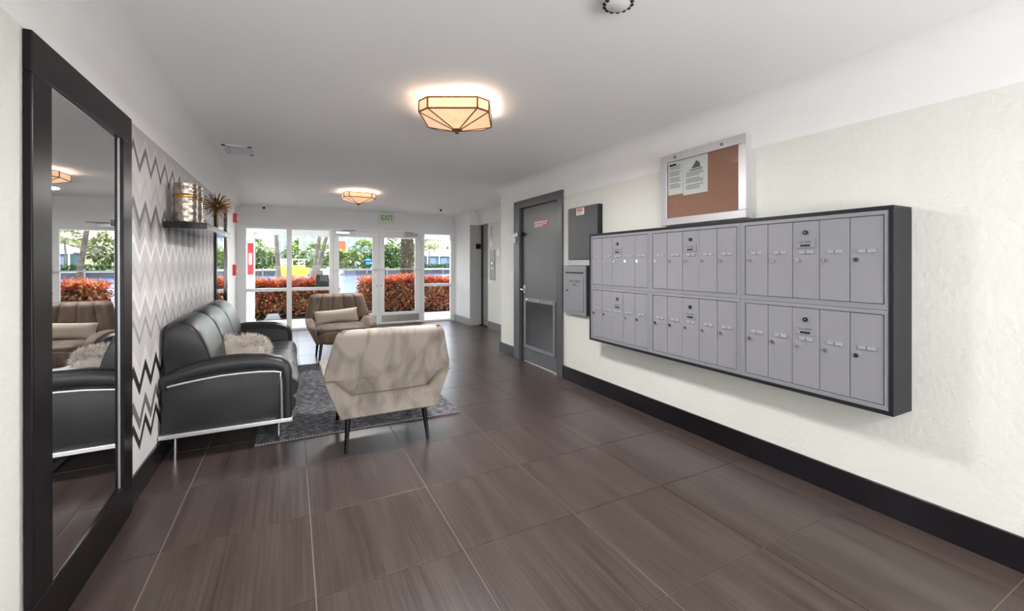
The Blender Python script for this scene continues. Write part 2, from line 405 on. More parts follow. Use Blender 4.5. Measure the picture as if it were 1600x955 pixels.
# baseboards
BH, BT = .148, .016
struct('baseboard_right', MB().box(XR - BT, XR, YREAR, 4.05, 0, BH, bev=.003), BASEB)
struct('baseboard_corner', MB().box(XR - BT, XR, 5.225, 5.66 + BT, 0, BH, bev=.003).box(XR - BT, XA, 5.66, 5.66 + BT, 0, BH), BASEB)
struct('baseboard_left', MB().box(XL, XL + BT, YREAR, 7.6, 0, BH, bev=.003), BASEB)
struct('baseboard_alcove', MB().box(XA - BT, XA, 5.66 + BT, 7.84, 0, BH, bev=.003), mat('baseboard_reflection_grey', (112, 107, 104), .4))  # black baseboard with the grazing window reflection painted in as grey
struct('baseboard_pillar', MB().box(XP - BT, XP, 8.35, YB - .05, 0, BH, bev=.003), mat('grey_baseboard_paint', (150, 150, 152), .4))

# ------------------------------------------------------------------ far glazing
def pane(name, x0, x1, z0, z1, parent, y=YB + .035):
    return MB().box(x0, x1, y - .003, y + .003, z0, z1).build(name, GLASS, parent)
fy0, fy1 = YB - .02, YB + .09
w1 = sroot('window_1')
MB().box(-.90, -.755, fy0, fy1, 0, 1.99, bev=.004).build('jamb', FRAMEW, w1)
MB().box(-.09, 0.0, fy0, fy1, 0, 1.99, bev=.004).build('mullion', FRAMEW, w1)
MB().box(.67, .735, fy0, fy1, 0, 1.99, bev=.004).build('jamb', FRAMEW, w1)
for a, b in ((-.755, -.09), (0, .67)):
    MB().box(a, b, fy0 + .01, fy1, 1.955, 1.99, bev=.003).build('head_rail', FRAMEW, w1)
    MB().box(a, b, fy0 + .01, fy1 - .02, .765, .825, bev=.003).build('transom', FRAMEW, w1)
    MB().box(a, b, fy0 + .01, fy1, 0, .045, bev=.003).build('sill', FRAMEW, w1)
    pane('glass_pane', a, b, .825, 1.955, w1); pane('glass_pane', a, b, .045, .765, w1)
w2 = sroot('window_2')
MB().box(2.535, 2.60, fy0, fy1, 0, 1.99, bev=.004).build('jamb', FRAMEW, w2)
MB().box(3.215, 3.31, fy0, fy1, 0, 1.99, bev=.004).build('jamb', FRAMEW, w2)
MB().box(2.60, 3.215, fy0 + .01, fy1, 1.945, 1.99, bev=.003).build('head_rail', FRAMEW, w2)
MB().box(2.60, 3.215, fy0 + .01, fy1 - .02, .785, .845, bev=.003).build('transom', FRAMEW, w2)
MB().box(2.60, 3.215, fy0 + .01, fy1, 0, .04, bev=.003).build('sill', FRAMEW, w2)
pane('glass_pane', 2.60, 3.215, .845, 1.945, w2); pane('glass_pane', 2.60, 3.215, .04, .785, w2)
struct('trim_1', MB().box(.735, 2.535, fy0, fy1, 1.955, 1.99, bev=.003), FRAMEW)
struct('trim_2', MB().box(.735, 2.535, fy0 - .01, fy1 + .03, 0, .018, bev=.004), STEEL)
def glazed_door(name, x0, x1, hinge_left, gx0, gx1):
    d = sroot(name); y0, y1 = YB, YB + .05
    MB().box(x0, gx0, y0, y1, .03, 1.95, bev=.005).build('stile', FRAMEW, d)
    MB().box(gx1, x1, y0, y1, .03, 1.95, bev=.005).build('stile', FRAMEW, d)
    MB().box(gx0, gx1, y0, y1, 1.845, 1.95, bev=.003).build('top_rail', FRAMEW, d)
    MB().box(gx0, gx1, y0, y1, .03, .255, bev=.003).build('bottom_rail', FRAMEW, d)
    pane('glass_pane', gx0, gx1, .255, 1.845, d, YB + .025)
    pb = MB().cyl((x0 + .03, y0 - .055, 1.178), (x1 - .03, y0 - .055, 1.178), .013, n=10).build('push_bar', FRAMEW, d, True)
    for x in (x0 + .06, x1 - .06): MB().box(x - .012, x + .012, y0 - .06, y0, 1.16, 1.196, bev=.002).build('bracket', STEEL, pb)
    MB().box(x0 + .05, x1 - .05, y0 - .008, y0, .06, .20, bev=.002).build('kick_plate', STEEL, d)
    cx = x0 + .04 if hinge_left else x1 - .36
    cl = MB().box(cx, cx + .27, y0 - .07, y0, 1.885, 1.945, bev=.006).build('door_closer', STEEL, d)
    MB().tube([(cx + .2, y0 - .05, 1.95), (cx + .36 if hinge_left else cx - .05, y0 - .22, 1.955), (cx + .13, y0 - .02, 1.965)], .008, 6).build('closer_arm', STEEL, cl)
    kx = x1 - .045 if hinge_left else x0 + .045
    MB().cyl((kx, y0 - .012, .83), (kx, y0, .83), .02, n=14).build('lock_cylinder', CHROME, d, True)
    return d
glazed_door('door_1', .737, 1.632, True, .85, 1.50)
glazed_door('door_2', 1.636, 2.533, False, 1.745, 2.40)

# elevator door in the alcove
d3 = sroot('door_3')
MB().box(3.585, 3.61, 7.40, 8.31, .01, 2.10).build('elevator_panel', mat('elevator_satin_steel', (168, 168, 164), .4, .35), d3)
MB().box(3.56, 3.63, 8.31, 8.345, .0, 2.10).build('dark_jamb', BLACK, d3)
MB().box(3.50, 3.63, 7.86, 8.345, .0, .012).build('threshold', BLACK, d3)
for z in (.12, 1.05): MB().box(3.581, 3.585, 7.42, 8.30, z, z + .006).build('panel_seam', BLACK, d3)

# ------------------------------------------------------------------ service door on the right wall
d4 = sroot('door_4')
MB().box(XR - .025, XR + .13, 4.035, 4.145, 0, 2.13, bev=.004).build('door_jamb', DOORDK, d4)
MB().box(XR - .025, XR + .13, 5.055, 5.215, 0, 2.13, bev=.004).build('door_jamb', DOORDK, d4)
MB().box(XR - .025, XR + .13, 4.145, 5.055, 2.03, 2.13, bev=.004).build('door_head', DOORDK, d4)
MB().box(XR + .025, XR + .05, 5.025, 5.056, 0, 2.03).build('weather_strip', BLACK, d4)
leaf = MB().box(XR + .02, XR + .065, 4.150, 5.028, .012, 2.026, bev=.003).build('door_leaf', DOORGREY, d4)
fx = XR + .02
grm = MB()
grm.box(fx - .012, fx, 4.23, 4.98, .80, .85).box(fx - .012, fx, 4.23, 4.98, .19, .235).box(fx - .012, fx, 4.23, 4.275, .235, .80).box(fx - .012, fx, 4.935, 4.98, .235, .80)
gr = grm.build('grille_frame', mat('grille_grey', (128, 129, 134), .35, .3), d4)
MB().box(fx - .001, fx + .004, 4.27, 4.94, .23, .81).build('grille_back', mat('grille_shadow_black', (16, 18, 22), .6), d4)
slat0 = None
for k in range(26):
    z = .245 + k * .0215
    if slat0 is None:
        slat0 = MB().prism([(fx - .011, -.006), (fx - .0095, -.006), (fx - .001, .006), (fx - .0025, .006)], 4.275, 4.935).build('slat', mat('grille_slat_black', (34, 36, 42), .35, .3), d4); slat0.location.z = z
    else: link_copy(slat0, 'slat', d4, (0, 0, z))
for y in (4.31, 4.60, 4.90): MB().cyl((fx - .02, y, .826), (fx - .012, y, .826), .012, n=10).build('grille_screw', CHROME, gr)
hs = MB().box(fx - .008, fx, 4.96, 5.012, .90, 1.01, bev=.003).build('lock_plate', STEEL, d4)
MB().tube([(fx - .005, 4.985, .955), (fx - .055, 4.985, .955), (fx - .06, 4.965, .955), (fx - .06, 4.86, .95)], .011, 8).build('door_handle', CHROME, hs, True)
for z in (1.80, 1.08, .28): MB().cyl((fx - .012, 4.148, z - .055), (fx - .012, 4.148, z + .055), .011, n=10).build('hinge', DOORDK, d4, True)
gl = MB().box(XR - .05, XR - .02, 5.07, 5.20, 1.66, 1.71, bev=.004).build('guard_bracket', CHROME, d4)
MB().box(XR - .045, fx, 4.975, 5.07, 1.665, 1.705, bev=.003).build('latch_arm', BLACK, gl)
MB().box(XR - .05, XR - .024, 5.15, 5.20, 1.57, 1.65, bev=.004).build('bracket_tab', FRAMEW, gl)
sg = thing('warning_sign', 'small red and white warning sticker on the grey service door', 'sign', (fx, 4.57, 1.752))
MB().box(fx - .0025, fx, 4.40, 4.74, 1.752, 1.832).build('plate', mat('sign_red', (196, 84, 92), .5), sg)
for k, (a, b, z0, z1) in enumerate([(4.72, 4.66, 1.80, 1.822), (4.65, 4.60, 1.80, 1.822), (4.59, 4.53, 1.80, 1.822), (4.52, 4.47, 1.80, 1.822), (4.46, 4.415, 1.80, 1.822), (4.71, 4.58, 1.776, 1.788), (4.56, 4.43, 1.776, 1.788), (4.72, 4.52, 1.756, 1.768)]):
    MB().box(fx - .0035, fx - .0025, b, a, z0, z1).build('print_block', PAPER, sg)

# light switch beside the service door
o = thing('light_switch', 'small white light switch on wall left of the service door', 'switch', (XR - .004, 5.29, 1.055))
MB().box(XR - .006, XR, 5.255, 5.33, 1.055, 1.17, bev=.002).build('cover_plate', FRAMEW, o)
MB().box(XR - .012, XR - .006, 5.28, 5.305, 1.09, 1.135, bev=.002).build('rocker', WHITE, o)

# ------------------------------------------------------------------ electric panel and mail drop
ep = thing('electric_panel', 'dark charcoal electrical panel box on wall above the mail drop', 'panel', (2.70, 3.60, 1.27))
MB().box(2.672, XR, 3.352, 3.852, 1.335, 1.885, bev=.003).build('cabinet', BLACK, ep)
MB().box(2.664, 2.672, 3.356, 3.848, 1.338, 1.882, bev=.002).build('panel_door', PANELDK, ep)
MB().box(2.692, XR, 3.855, 3.905, 1.275, 1.86, bev=.002).box(2.672, XR, 3.46, 3.855, 1.275, 1.333, bev=.002).build('trim_strip', mat('light_grey_trim', (186, 187, 188), .5), ep)
lt = MB().cyl((2.65, 3.40, 1.57), (2.664, 3.40, 1.57), .016, n=12).build('latch', CHROME, ep, True)
st = thing('danger_sticker', 'small red and white sticker on top edge of charcoal panel', 'sticker', (2.663, 3.62, 1.80))
MB().box(2.6625, 2.664, 3.565, 3.70, 1.80, 1.872).build('label', PAPER, st)
MB().box(2.6615, 2.6625, 3.59, 3.69, 1.835, 1.866).build('red_field', mat('sticker_red', (206, 110, 112), .5), st)
for z in (1.822, 1.81): MB().box(2.6615, 2.6625, 3.60, 3.69, z, z + .004).build('print_line', INK, st)

md = thing('mail_drop', 'grey metal outgoing mail drop box with slot, beside the service door', 'mailbox', (2.70, 3.75, .755))
MB().box(2.700, XR, 3.545, 3.955, .755, 1.27, bev=.002).build('case', SURR, md)
MB().box(2.682, 2.700, 3.565, 3.96, .752, 1.272, bev=.003).build('face_frame', BOXGREY, md)
MB().box(2.676, 2.682, 3.60, 3.93, .79, 1.165, bev=.002).build('mail_drop_door', BOXGREY, md)
MB().box(2.6805, 2.684, 3.60, 3.925, 1.188, 1.204).build('slot', BLACK, md)
MB().cyl((2.672, 3.88, 1.005), (2.676, 3.88, 1.005), .011, n=12).build('lock', BLACK, md)
text('lettering', 'OUTGOING', .036, (2.6755, 3.745, 1.105), FACE_LEFT, INK, md)
text('lettering', 'MAIL', .036, (2.6755, 3.745, 1.065), FACE_LEFT, INK, md)

# ------------------------------------------------------------------ mailbox bank
SX = 2.542
su = thing('mailbox_surround', 'black boxed surround framing the six grey mailbox units on right wall', 'frame', (2.64, 2.15, .565))
MB().box(SX, XR - .001, .98, 3.32, 1.555, 1.575, bev=.002).build('top_board', SURR, su)
MB().box(SX, XR, .98, 3.32, .565, .585, bev=.002).build('bottom_board', SURR, su)
MB().box(SX, XR, .98, 1.0, .585, 1.555, bev=.002).build('side_board', SURR, su)
MB().box(SX, XR, 3.30, 3.32, .585, 1.555, bev=.002).build('side_board', SURR, su)
cols = [(3.30, 2.545, 3.28, 2.57), (2.545, 1.765, 2.51, 1.79), (1.765, 1.0, 1.73, 1.02)]   # outer left, outer right, door field left, right (y)
rows = [(1.07, 1.555, 1.10, 1.53), (.585, 1.07, .61, 1.045)]
plab = [['upper grey mailbox unit at far left, beside the charcoal panel', 'upper grey mailbox unit in the middle, under the bulletin board', 'upper grey mailbox unit at right end of the bank'],
        ['lower grey mailbox unit at far left, beside the mail drop', 'lower grey mailbox unit in the middle of the bank', 'lower grey mailbox unit at right end, nearest the viewer']]
for ri, (zb, zt, dz0, dz1) in enumerate(rows):
    for ci, (ya, yb, fa, fb) in enumerate(cols):
        u = thing('mailbox_unit', plab[ri][ci], 'mailbox', (2.6, (ya + yb) / 2, zb), group='grey mailbox units on the right wall')
        f0 = SX + .004
        MB().box(f0 + .018, XR - .01, yb + .002, ya - .002, zb + .002, zt - .002).build('body', BOXDARK, u)
        fr = MB()
        fr.box(f0, f0 + .018, yb + .001, ya - .001, dz1 + .003, zt - .001).box(f0, f0 + .018, yb + .001, ya - .001, zb + .001, dz0 - .003)
        fr.box(f0, f0 + .018, yb + .001, fb - .003, dz0 - .003, dz1 + .003).box(f0, f0 + .018, fa + .003, ya - .001, dz0 - .003, dz1 + .003)
        fr.build('face_frame', BOXGREY, u)
        rim = MB(); t = .007
        a0, a1, c0, c1 = fb - .012, fa + .012, dz0 - .012, dz1 + .012
        for (p, q, r_, s_) in ((a0, a1, c1 - t, c1), (a0, a1, c0, c0 + t), (a0, a0 + t, c0 + t, c1 - t), (a1 - t, a1, c0 + t, c1 - t)):
            rim.box(f0 - .003, f0, p, q, r_, s_)
        rim.build('rim', BOXGREY, u)
        w = (fa - fb) / 5
        for k in range(5):
            y1 = fa - k * w; y0 = y1 - w
            dr = MB().box(f0 + .001 + .0015 * ((k * 7 + ci * 3 + ri) % 3), f0 + .016, y0 + .0016, y1 - .0016, dz0, dz1, bev=.0012).build('mailbox_door', BOXGREY, u)
            yl = y1 - w * .52
            MB().box(f0 - .004, f0 + .003, yl - .036, yl + .036, dz1 - .180, dz1 - .162, bev=.001).build('label_holder', mat('label_plastic', (160, 160, 167), .3), dr)
            MB().box(f0 - .0048, f0 - .004, yl - .003, yl + .003, dz1 - .179, dz1 - .163).build('label_divider', INK, dr)
            ylk = y1 - .030
            MB().cyl((f0 - .007, ylk, dz1 - .215), (f0 + .004, ylk, dz1 - .215), .0115, .0125, n=14).build('lock', CHROME, dr, True)
            MB().box(f0 - .0078, f0 - .007, ylk - .0015, ylk + .0015, dz1 - .221, dz1 - .209).build('key_slot', BLACK, dr)
            if k == 2:
                yc = y1 - w * .5
                MB().cyl((f0 - .006, yc, dz1 - .062), (f0 + .004, yc, dz1 - .062), .0125, n=16).build('arrow_lock', BLACK, dr, True)
                MB().cyl((f0 - .0065, yc, dz1 - .062), (f0 - .006, yc, dz1 - .062), .004, n=10).build('lock_pin', CHROME, dr)
                MB().box(f0 - .003, f0 + .003, yc - .05, yc + .05, dz1 - .148, dz1 - .100, bev=.001).build('placard', BOXGREY, dr)
                MB().box(f0 - .0038, f0 - .003, yc - .026, yc + .026, dz1 - .140, dz1 - .129).build('placard_slot', BLACK, dr)
                tt = text('lettering', 'U.S. MAIL', .0165, (f0 - .0034, yc, dz1 - .115), FACE_LEFT, INK, dr)

# ------------------------------------------------------------------ bulletin board
bb = thing('bulletin_board', 'framed bulletin board with terracotta backing and glass, above the mailboxes', 'board', (2.70, 2.18, 1.60))
ALU = mat('pale_aluminium', (198, 198, 202), .4, .35)
MB().box(2.69, XR, 1.812, 2.548, 1.602, 2.158).build('case', ALU, bb)
bf = MB(); x0, x1 = 2.672, 2.70
bf.box(x0, x1, 1.81, 2.55, 2.10, 2.16, bev=.003).box(x0, x1, 1.81, 2.55, 1.60, 1.655, bev=.003).box(x0, x1, 1.81, 1.868, 1.655, 2.10, bev=.003).box(x0, x1, 2.485, 2.55, 1.655, 2.10, bev=.003)
bf.build('board_frame', ALU, bb)
MB().box(2.686, 2.6895, 1.868, 2.485, 1.655, 2.10).build('backing', CORK, bb)
MB().box(2.676, 2.6785, 1.868, 2.485, 1.655, 2.10).build('glass_pane', GLASS, bb)
for y in (2.40, 1.99): MB().cyl((2.664, y, 2.128), (2.672, y, 2.128), .010, n=12).build('lock', INK, bb)
def notice(name, label, ya, yb, za, zb, logo):
    n = thing(name, label, 'notice', (2.685, (ya + yb) / 2, zb))
    MB().box(2.6845, 2.686, yb, ya, zb, za).build('sheet', PAPER, n)
    random.seed(int(ya * 100)); W = ya - yb; z = za - (.11 if logo else .03)
    if logo:
        MB().prism([(ya - W * .35, za - .085), (ya - W * .55, za - .03), (ya - W * .68, za - .05), (ya - W * .72, za - .085)], 2.6838, 2.6845, 'X').build('emblem', INK, n)
        MB().box(2.6838, 2.6845, ya - W * .8, ya - W * .28, za - .100, za - .092).build('emblem_caption', INK, n)
    else:
        MB().box(2.6838, 2.6845, ya - W * .55, ya - W * .1, za - .03, za - .016).build('heading', INKB, n)
    k = 0
    while z > zb + .035:
        a = ya - W * random.uniform(.08, .14); b = ya - W * random.uniform(.6, .92)
        MB().box(2.6838, 2.6845, b, a, z - .0045, z).build('print_line', INK, n); k += 1
        z -= .0125 if k % 3 else .024
    return n
notice('paper_notice', 'white printed page pinned at left inside bulletin board', 2.482, 2.335, 2.098, 1.838, False)
notice('paper_notice', 'white page with triangular emblem, right page inside bulletin board', 2.333, 2.115, 2.098, 1.820, True)

# ------------------------------------------------------------------ wall devices near the far end
cp = thing('elevator_call_panel', 'tall steel elevator call panel on alcove wall', 'panel', (3.49, 7.64, .97))
MB().box(XA - .012, XA, 7.52, 7.76, .97, 1.56, bev=.003).build('plate', mat('call_panel_grey', (134, 133, 127), .4, .2), cp)
for z in (1.2, 1.3): MB().cyl((XA - .018, 7.64, z), (XA - .012, 7.64, z), .02, n=14).build('button', CHROME, cp, True)
cs = thing('alcove_notice', 'narrow framed notice above the steel call panel', 'sign', (3.49, 7.69, 1.62))
MB().box(XA - .01, XA, 7.63, 7.74, 1.62, 2.05, bev=.002).build('sign_frame', FRAMEW, cs)
MB().box(XA - .011, XA - .01, 7.65, 7.72, 1.72, 2.03).build('sign_face', STEEL, cs)
cw = thing('alcove_switch', 'small pale switch plate right of the elevator notice', 'switch', (3.49, 7.36, 1.42))
MB().box(XA - .008, XA, 7.33, 7.41, 1.42, 1.60, bev=.002).build('cover_plate', FRAMEW, cw); MB().box(XA - .013, XA - .008, 7.355, 7.385, 1.48, 1.54).build('rocker', STEEL, cw)
fs = thing('floor_indicator', 'small black square floor indicator on grey elevator return', 'sign', (3.49, 8.34, 1.60))
MB().box(3.435, 3.545, 8.335, 8.344, 1.60, 1.71, bev=.002).build('plate', BLACK, fs); MB().box(3.465, 3.515, 8.333, 8.335, 1.635, 1.675).build('display', SURR, fs)

ex = thing('exit_sign', 'white exit sign with green letters on the bulkhead over the doors', 'sign', (1.79, 9.27, 2.15))
MB().box(1.63, 1.95, YB - .045, YB, 2.15, 2.365, bev=.006).build('housing', mat('exit_ivory', (214, 218, 204), .5), ex)
GREEN = mat('exit_green', (122, 164, 134), .5)
text('lettering', 'EXIT', .15, (1.79, YB - .0465, 2.255), FACE_CAM, GREEN, ex, .80, depth=.001, bold=.006)
for sx in (-1, 1):
    MB().prism([(1.79 + sx * .15, 2.255), (1.79 + sx * .128, 2.275), (1.79 + sx * .128, 2.235)], YB - .0475, YB - .0455).build('arrow', GREEN, ex)
def sec_cam(label, c, wall):
    t = thing('security_camera', label, 'camera', c, group='ceiling security cameras')
    MB().lathe([(.055, c[2] - .0), (.055, c[2] - .015), (.04, c[2] - .02)], (c[0], c[1], 0), 20).build('mount', FRAMEW, t, True)
    MB().lathe([(.0, c[2] - .075), (.025, c[2] - .07), (.042, c[2] - .048), (.044, c[2] - .025), (.036, c[2] - .012)], (c[0], c[1], 0), 20).build('body', FRAMEW, t, True)
    MB().cyl((c[0] + .01, c[1] - .045, c[2] - .052), (c[0], c[1] - .02, c[2] - .04), .022, n=14).build('lens', BLACK, t, True)
sec_cam('white security camera at the left top corner over the windows', (-.47, YB - .06, ZC), True)
sec_cam('white security camera on ceiling at right of the exit doors', (2.57, 8.08, ZC), False)
fa = thing('fire_strobe', 'red fire alarm strobe high on the white left wall', 'alarm', (XL, 7.50, 1.90))
MB().box(XL + .002, XL + .05, 7.42, 7.55, 1.90, 2.03, bev=.006).build('housing', REDP, fa); MB().box(XL + .05, XL + .062, 7.45, 7.52, 1.935, 1.99, bev=.004).build('lens', FRAMEW, fa)
fp = thing('fire_pull_station', 'red fire alarm pull station low on the white left wall', 'alarm', (XL, 7.45, 1.12))
MB().box(XL + .002, XL + .045, 7.38, 7.50, 1.12, 1.28, bev=.005).build('housing', REDP, fp); MB().box(XL + .045, XL + .055, 7.40, 7.48, 1.17, 1.20, bev=.002).build('pull_handle', FRAMEW, fp)

sd = thing('smoke_detector', 'round white smoke detector on ceiling at top edge', 'smoke detector', (1.17, 1.34, 2.33))
MB().lathe([(.074, ZC), (.074, ZC - .014), (.066, ZC - .02)], (1.17, 1.34, 0), 32).build('base', FRAMEW, sd, True)
MB().lathe([(.062, ZC - .02), (.060, ZC - .034), (.044, ZC - .046), (.0, ZC - .047)], (1.17, 1.34, 0), 32).build('cover', FRAMEW, sd, True)
vm = MB()
for k in range(14):
    a = k * 2 * math.pi / 14
    vm.box(1.17 + .053 * math.cos(a) - .008, 1.17 + .053 * math.cos(a) + .008, 1.34 + .053 * math.sin(a) - .006, 1.34 + .053 * math.sin(a) + .006, ZC - .043, ZC - .036)
vm.build('vent_slots', BLACK, sd)
cv = thing('ceiling_vent', 'flat white ceiling air vent with thin louvres, left side', 'vent', (-.45, 4.83, 2.37))
vf = MB(); a = (-.57, -.34, 4.66, 5.0)
vf.box(a[0], a[1], a[2], a[2] + .03, ZC - .006, ZC).box(a[0], a[1], a[3] - .03, a[3], ZC - .006, ZC).box(a[0], a[0] + .03, a[2], a[3], ZC - .006, ZC).box(a[1] - .03, a[1], a[2], a[3], ZC - .006, ZC)
vf.build('vent_frame', mat('vent_offwhite', (214, 214, 215), .5), cv)
MB().box(a[0] + .03, a[1] - .03, a[2] + .03, a[3] - .03, ZC - .003, ZC).build('duct_shadow', mat('vent_grey', (200, 200, 202), .6), cv)
for k in range(9):
    x = a[0] + .04 + k * .019
    MB().prism([(x, ZC - .0055), (x + .012, ZC - .003), (x + .013, ZC - .0035), (x + .001, ZC - .006)], a[2] + .03, a[3] - .03).build('louvre', MATS['vent_offwhite'], cv)

# ------------------------------------------------------------------ ceiling lamps
def shade_mat():
    m = bpy.data.materials.new('amber_art_glass'); m.use_nodes = True
    N, L = m.node_tree.nodes, m.node_tree.links; b = N['Principled BSDF']
    tc = N.new('ShaderNodeTexCoord'); nz = N.new('ShaderNodeTexNoise'); nz.inputs['Scale'].default_value = 14; nz.inputs['Detail'].default_value = 3
    L.new(tc.outputs['Object'], nz.inputs['Vector'])
    cr = N.new('ShaderNodeValToRGB'); e = cr.color_ramp.elements
    e[0].position = .3; e[0].color = rgb(242, 202, 158); e[1].position = .7; e[1].color = rgb(248, 216, 178)
    L.new(nz.outputs['Fac'], cr.inputs[0]); L.new(cr.outputs[0], b.inputs['Base Color']); L.new(cr.outputs[0], b.inputs['Emission Color'])
    b.inputs['Emission Strength'].default_value = SHADE_GLOW; b.inputs['Roughness'].default_value = .3
    tr = N.new('ShaderNodeBsdfTranslucent'); L.new(cr.outputs[0], tr.inputs[0]); tp = N.new('ShaderNodeBsdfTransparent'); tp.inputs[0].default_value = (1, .95, .88, 1)
    m1 = N.new('ShaderNodeMixShader'); m1.inputs[0].default_value = .06; L.new(b.outputs[0], m1.inputs[1]); L.new(tr.outputs[0], m1.inputs[2])
    m2 = N.new('ShaderNodeMixShader'); m2.inputs[0].default_value = .0; L.new(m1.outputs[0], m2.inputs[1]); L.new(tp.outputs[0], m2.inputs[2]); L.new(m2.outputs[0], N['Material Output'].inputs[0])
    return m
SHADE = shade_mat(); BRONZE = mat('bronze_came', (128, 98, 68), .4, .7)
def ceiling_lamp(label, x, y, rz):
    t = thing('ceiling_lamp', label, 'lamp', (x, y, ZC), (0, 0, rz), 'amber glass ceiling lamps', local=True)
    hw, c = .225, .068        # half width, corner cut
    oct_ = [(-hw + c, -hw), (hw - c, -hw), (hw, -hw + c), (hw, hw - c), (hw - c, hw), (-hw + c, hw), (-hw, hw - c), (-hw, -hw + c)]
    zt, zr, za = -.036, -.106, -.176
    for i in range(8):
        p, q = oct_[i], oct_[(i + 1) % 8]
        MB().loft([[Vector((*p, zt)), Vector((*q, zt)), Vector((*q, zr)), Vector((*p, zr))], [Vector((p[0] * .98, p[1] * .98, zt)), Vector((q[0] * .98, q[1] * .98, zt)), Vector((q[0] * .98, q[1] * .98, zr)), Vector((p[0] * .98, p[1] * .98, zr))]]).build('side_glass', SHADE, t)
        s = .13
        MB().loft([[Vector((*p, zr)), Vector((*q, zr)), Vector((q[0] * s, q[1] * s, za)), Vector((p[0] * s, p[1] * s, za))], [Vector((p[0], p[1], zr + .005)), Vector((q[0], q[1], zr + .005)), Vector((q[0] * s, q[1] * s, za + .005)), Vector((p[0] * s, p[1] * s, za + .005))]]).build('bottom_glass', SHADE, t)
    cm = MB()
    for i in range(8):
        p, q = Vector((*oct_[i], 0)), Vector((*oct_[(i + 1) % 8], 0))
        for z in (zt, zr): cm.tube([p + Vector((0, 0, z)), q + Vector((0, 0, z))], .0056, 6)
        cm.tube([p + Vector((0, 0, zt)), p + Vector((0, 0, zr))], .0056, 6)
        cm.tube([p + Vector((0, 0, zr)), p * .12 + Vector((0, 0, za))], .005, 6)
    cm.build('metal_came', BRONZE, t)
    MB().lathe([(.034, za + .008), (.036, za - .002), (.022, za - .010), (.013, za - .014), (.014, za - .022), (.0, za - .03)], (0, 0, 0), 20).build('finial', BRONZE, t, True)
    MB().lathe([(.07, 0), (.07, -.012), (.05, -.02)], (0, 0, 0), 24).build('canopy', mat('lamp_white', (230, 228, 222), .5), t, True)
    MB().cyl((0, 0, -.02), (0, 0, za), .006, n=8).build('stem', BRONZE, t)
    dd = bpy.data.lights.new('lamp_fill_disk', 'AREA'); dd.shape = 'DISK'; dd.size = .34; dd.energy = LAMP_WATTS; dd.color = (1, .98, .95)  # extra downlight added under the shade, not a part of the fixture
    do = bpy.data.objects.new('lamp_fill_disk', dd); COL.objects.link(do); do.parent = t; do.location = (0, 0, -.21)
    ld = bpy.data.lights.new('lamp_bulb', 'POINT'); ld.energy = LAMP_UP; ld.color = (1, .96, .9); ld.shadow_soft_size = .05
    lo = bpy.data.objects.new('lamp_bulb', ld); COL.objects.link(lo); lo.parent = t; lo.location = (.07, .05, -.085)
    return t
ceiling_lamp('near amber glass ceiling lamp with bronze seams over the dark floor', 1.0, 2.763, -.4749)
ceiling_lamp('far amber glass ceiling lamp in front of the exit doors', .90, 6.84, 0)
ceiling_lamp('added unseen amber glass ceiling lamp behind the viewpoint', 1.0, -1.30, 0)  # lamp added out of view to light the near room

# ------------------------------------------------------------------ mirrors on the left wall
mi = thing('framed_mirror', 'tall mirror in a wide black wooden frame on left wall', 'mirror', (XL + .004, 2.416, 0), (0, R(-.1), 0), local=True)
W2, MZ = .484, 2.05; fw = .13; d0, d1 = .000, .024
MB().box(d0, d1, -W2, W2, MZ - .135, MZ, bev=.004).build('frame_rail', MIRFR, mi)
MB().box(d0, d1, -W2, W2, 0, .185, bev=.004).build('frame_rail', MIRFR, mi)
MB().box(d0, d1, -W2, -W2 + fw, .185, MZ - .135, bev=.004).build('frame_stile', MIRFR, mi)
MB().box(d0, d1, W2 - fw, W2, .185, MZ - .135, bev=.004).build('frame_stile', MIRFR, mi)
mg = MB().box(-.002, .002, -W2 + fw - .006, W2 - fw + .006, .175, MZ - .130).build('mirror_glass', MIRROR, mi)
mg.location = (.011, 0, 0); mg.rotation_euler = (0, 0, R(1.0))      # the pane sits slightly skewed in its frame
MB().box(d0 + .007, d0 + .011, W2 - fw - .006, W2 - fw, .185, MZ - .135).build('bevel_strip', mat('mirror_bevel_grey', (150, 150, 154), .35, .4), mi)
ms = thing('narrow_mirror', 'narrow black framed mirror past the wallpaper, behind the sofa back', 'mirror', (XL, 6.14, .15))
MB().box(XL + .002, XL + .028, 5.70, 5.80, .15, 2.02, bev=.003).build('frame_stile', BLACKW, ms)
MB().box(XL + .002, XL + .028, 6.52, 6.60, .15, 2.02, bev=.003).build('frame_stile', BLACKW, ms)
MB().box(XL + .002, XL + .028, 5.80, 6.52, 1.94, 2.02, bev=.003).build('frame_rail', BLACKW, ms)
MB().box(XL + .002, XL + .028, 5.80, 6.52, .15, .23, bev=.003).build('frame_rail', BLACKW, ms)
MB().box(XL + .005, XL + .012, 5.79, 6.53, .22, 1.95).build('mirror_glass', MIRROR, ms)

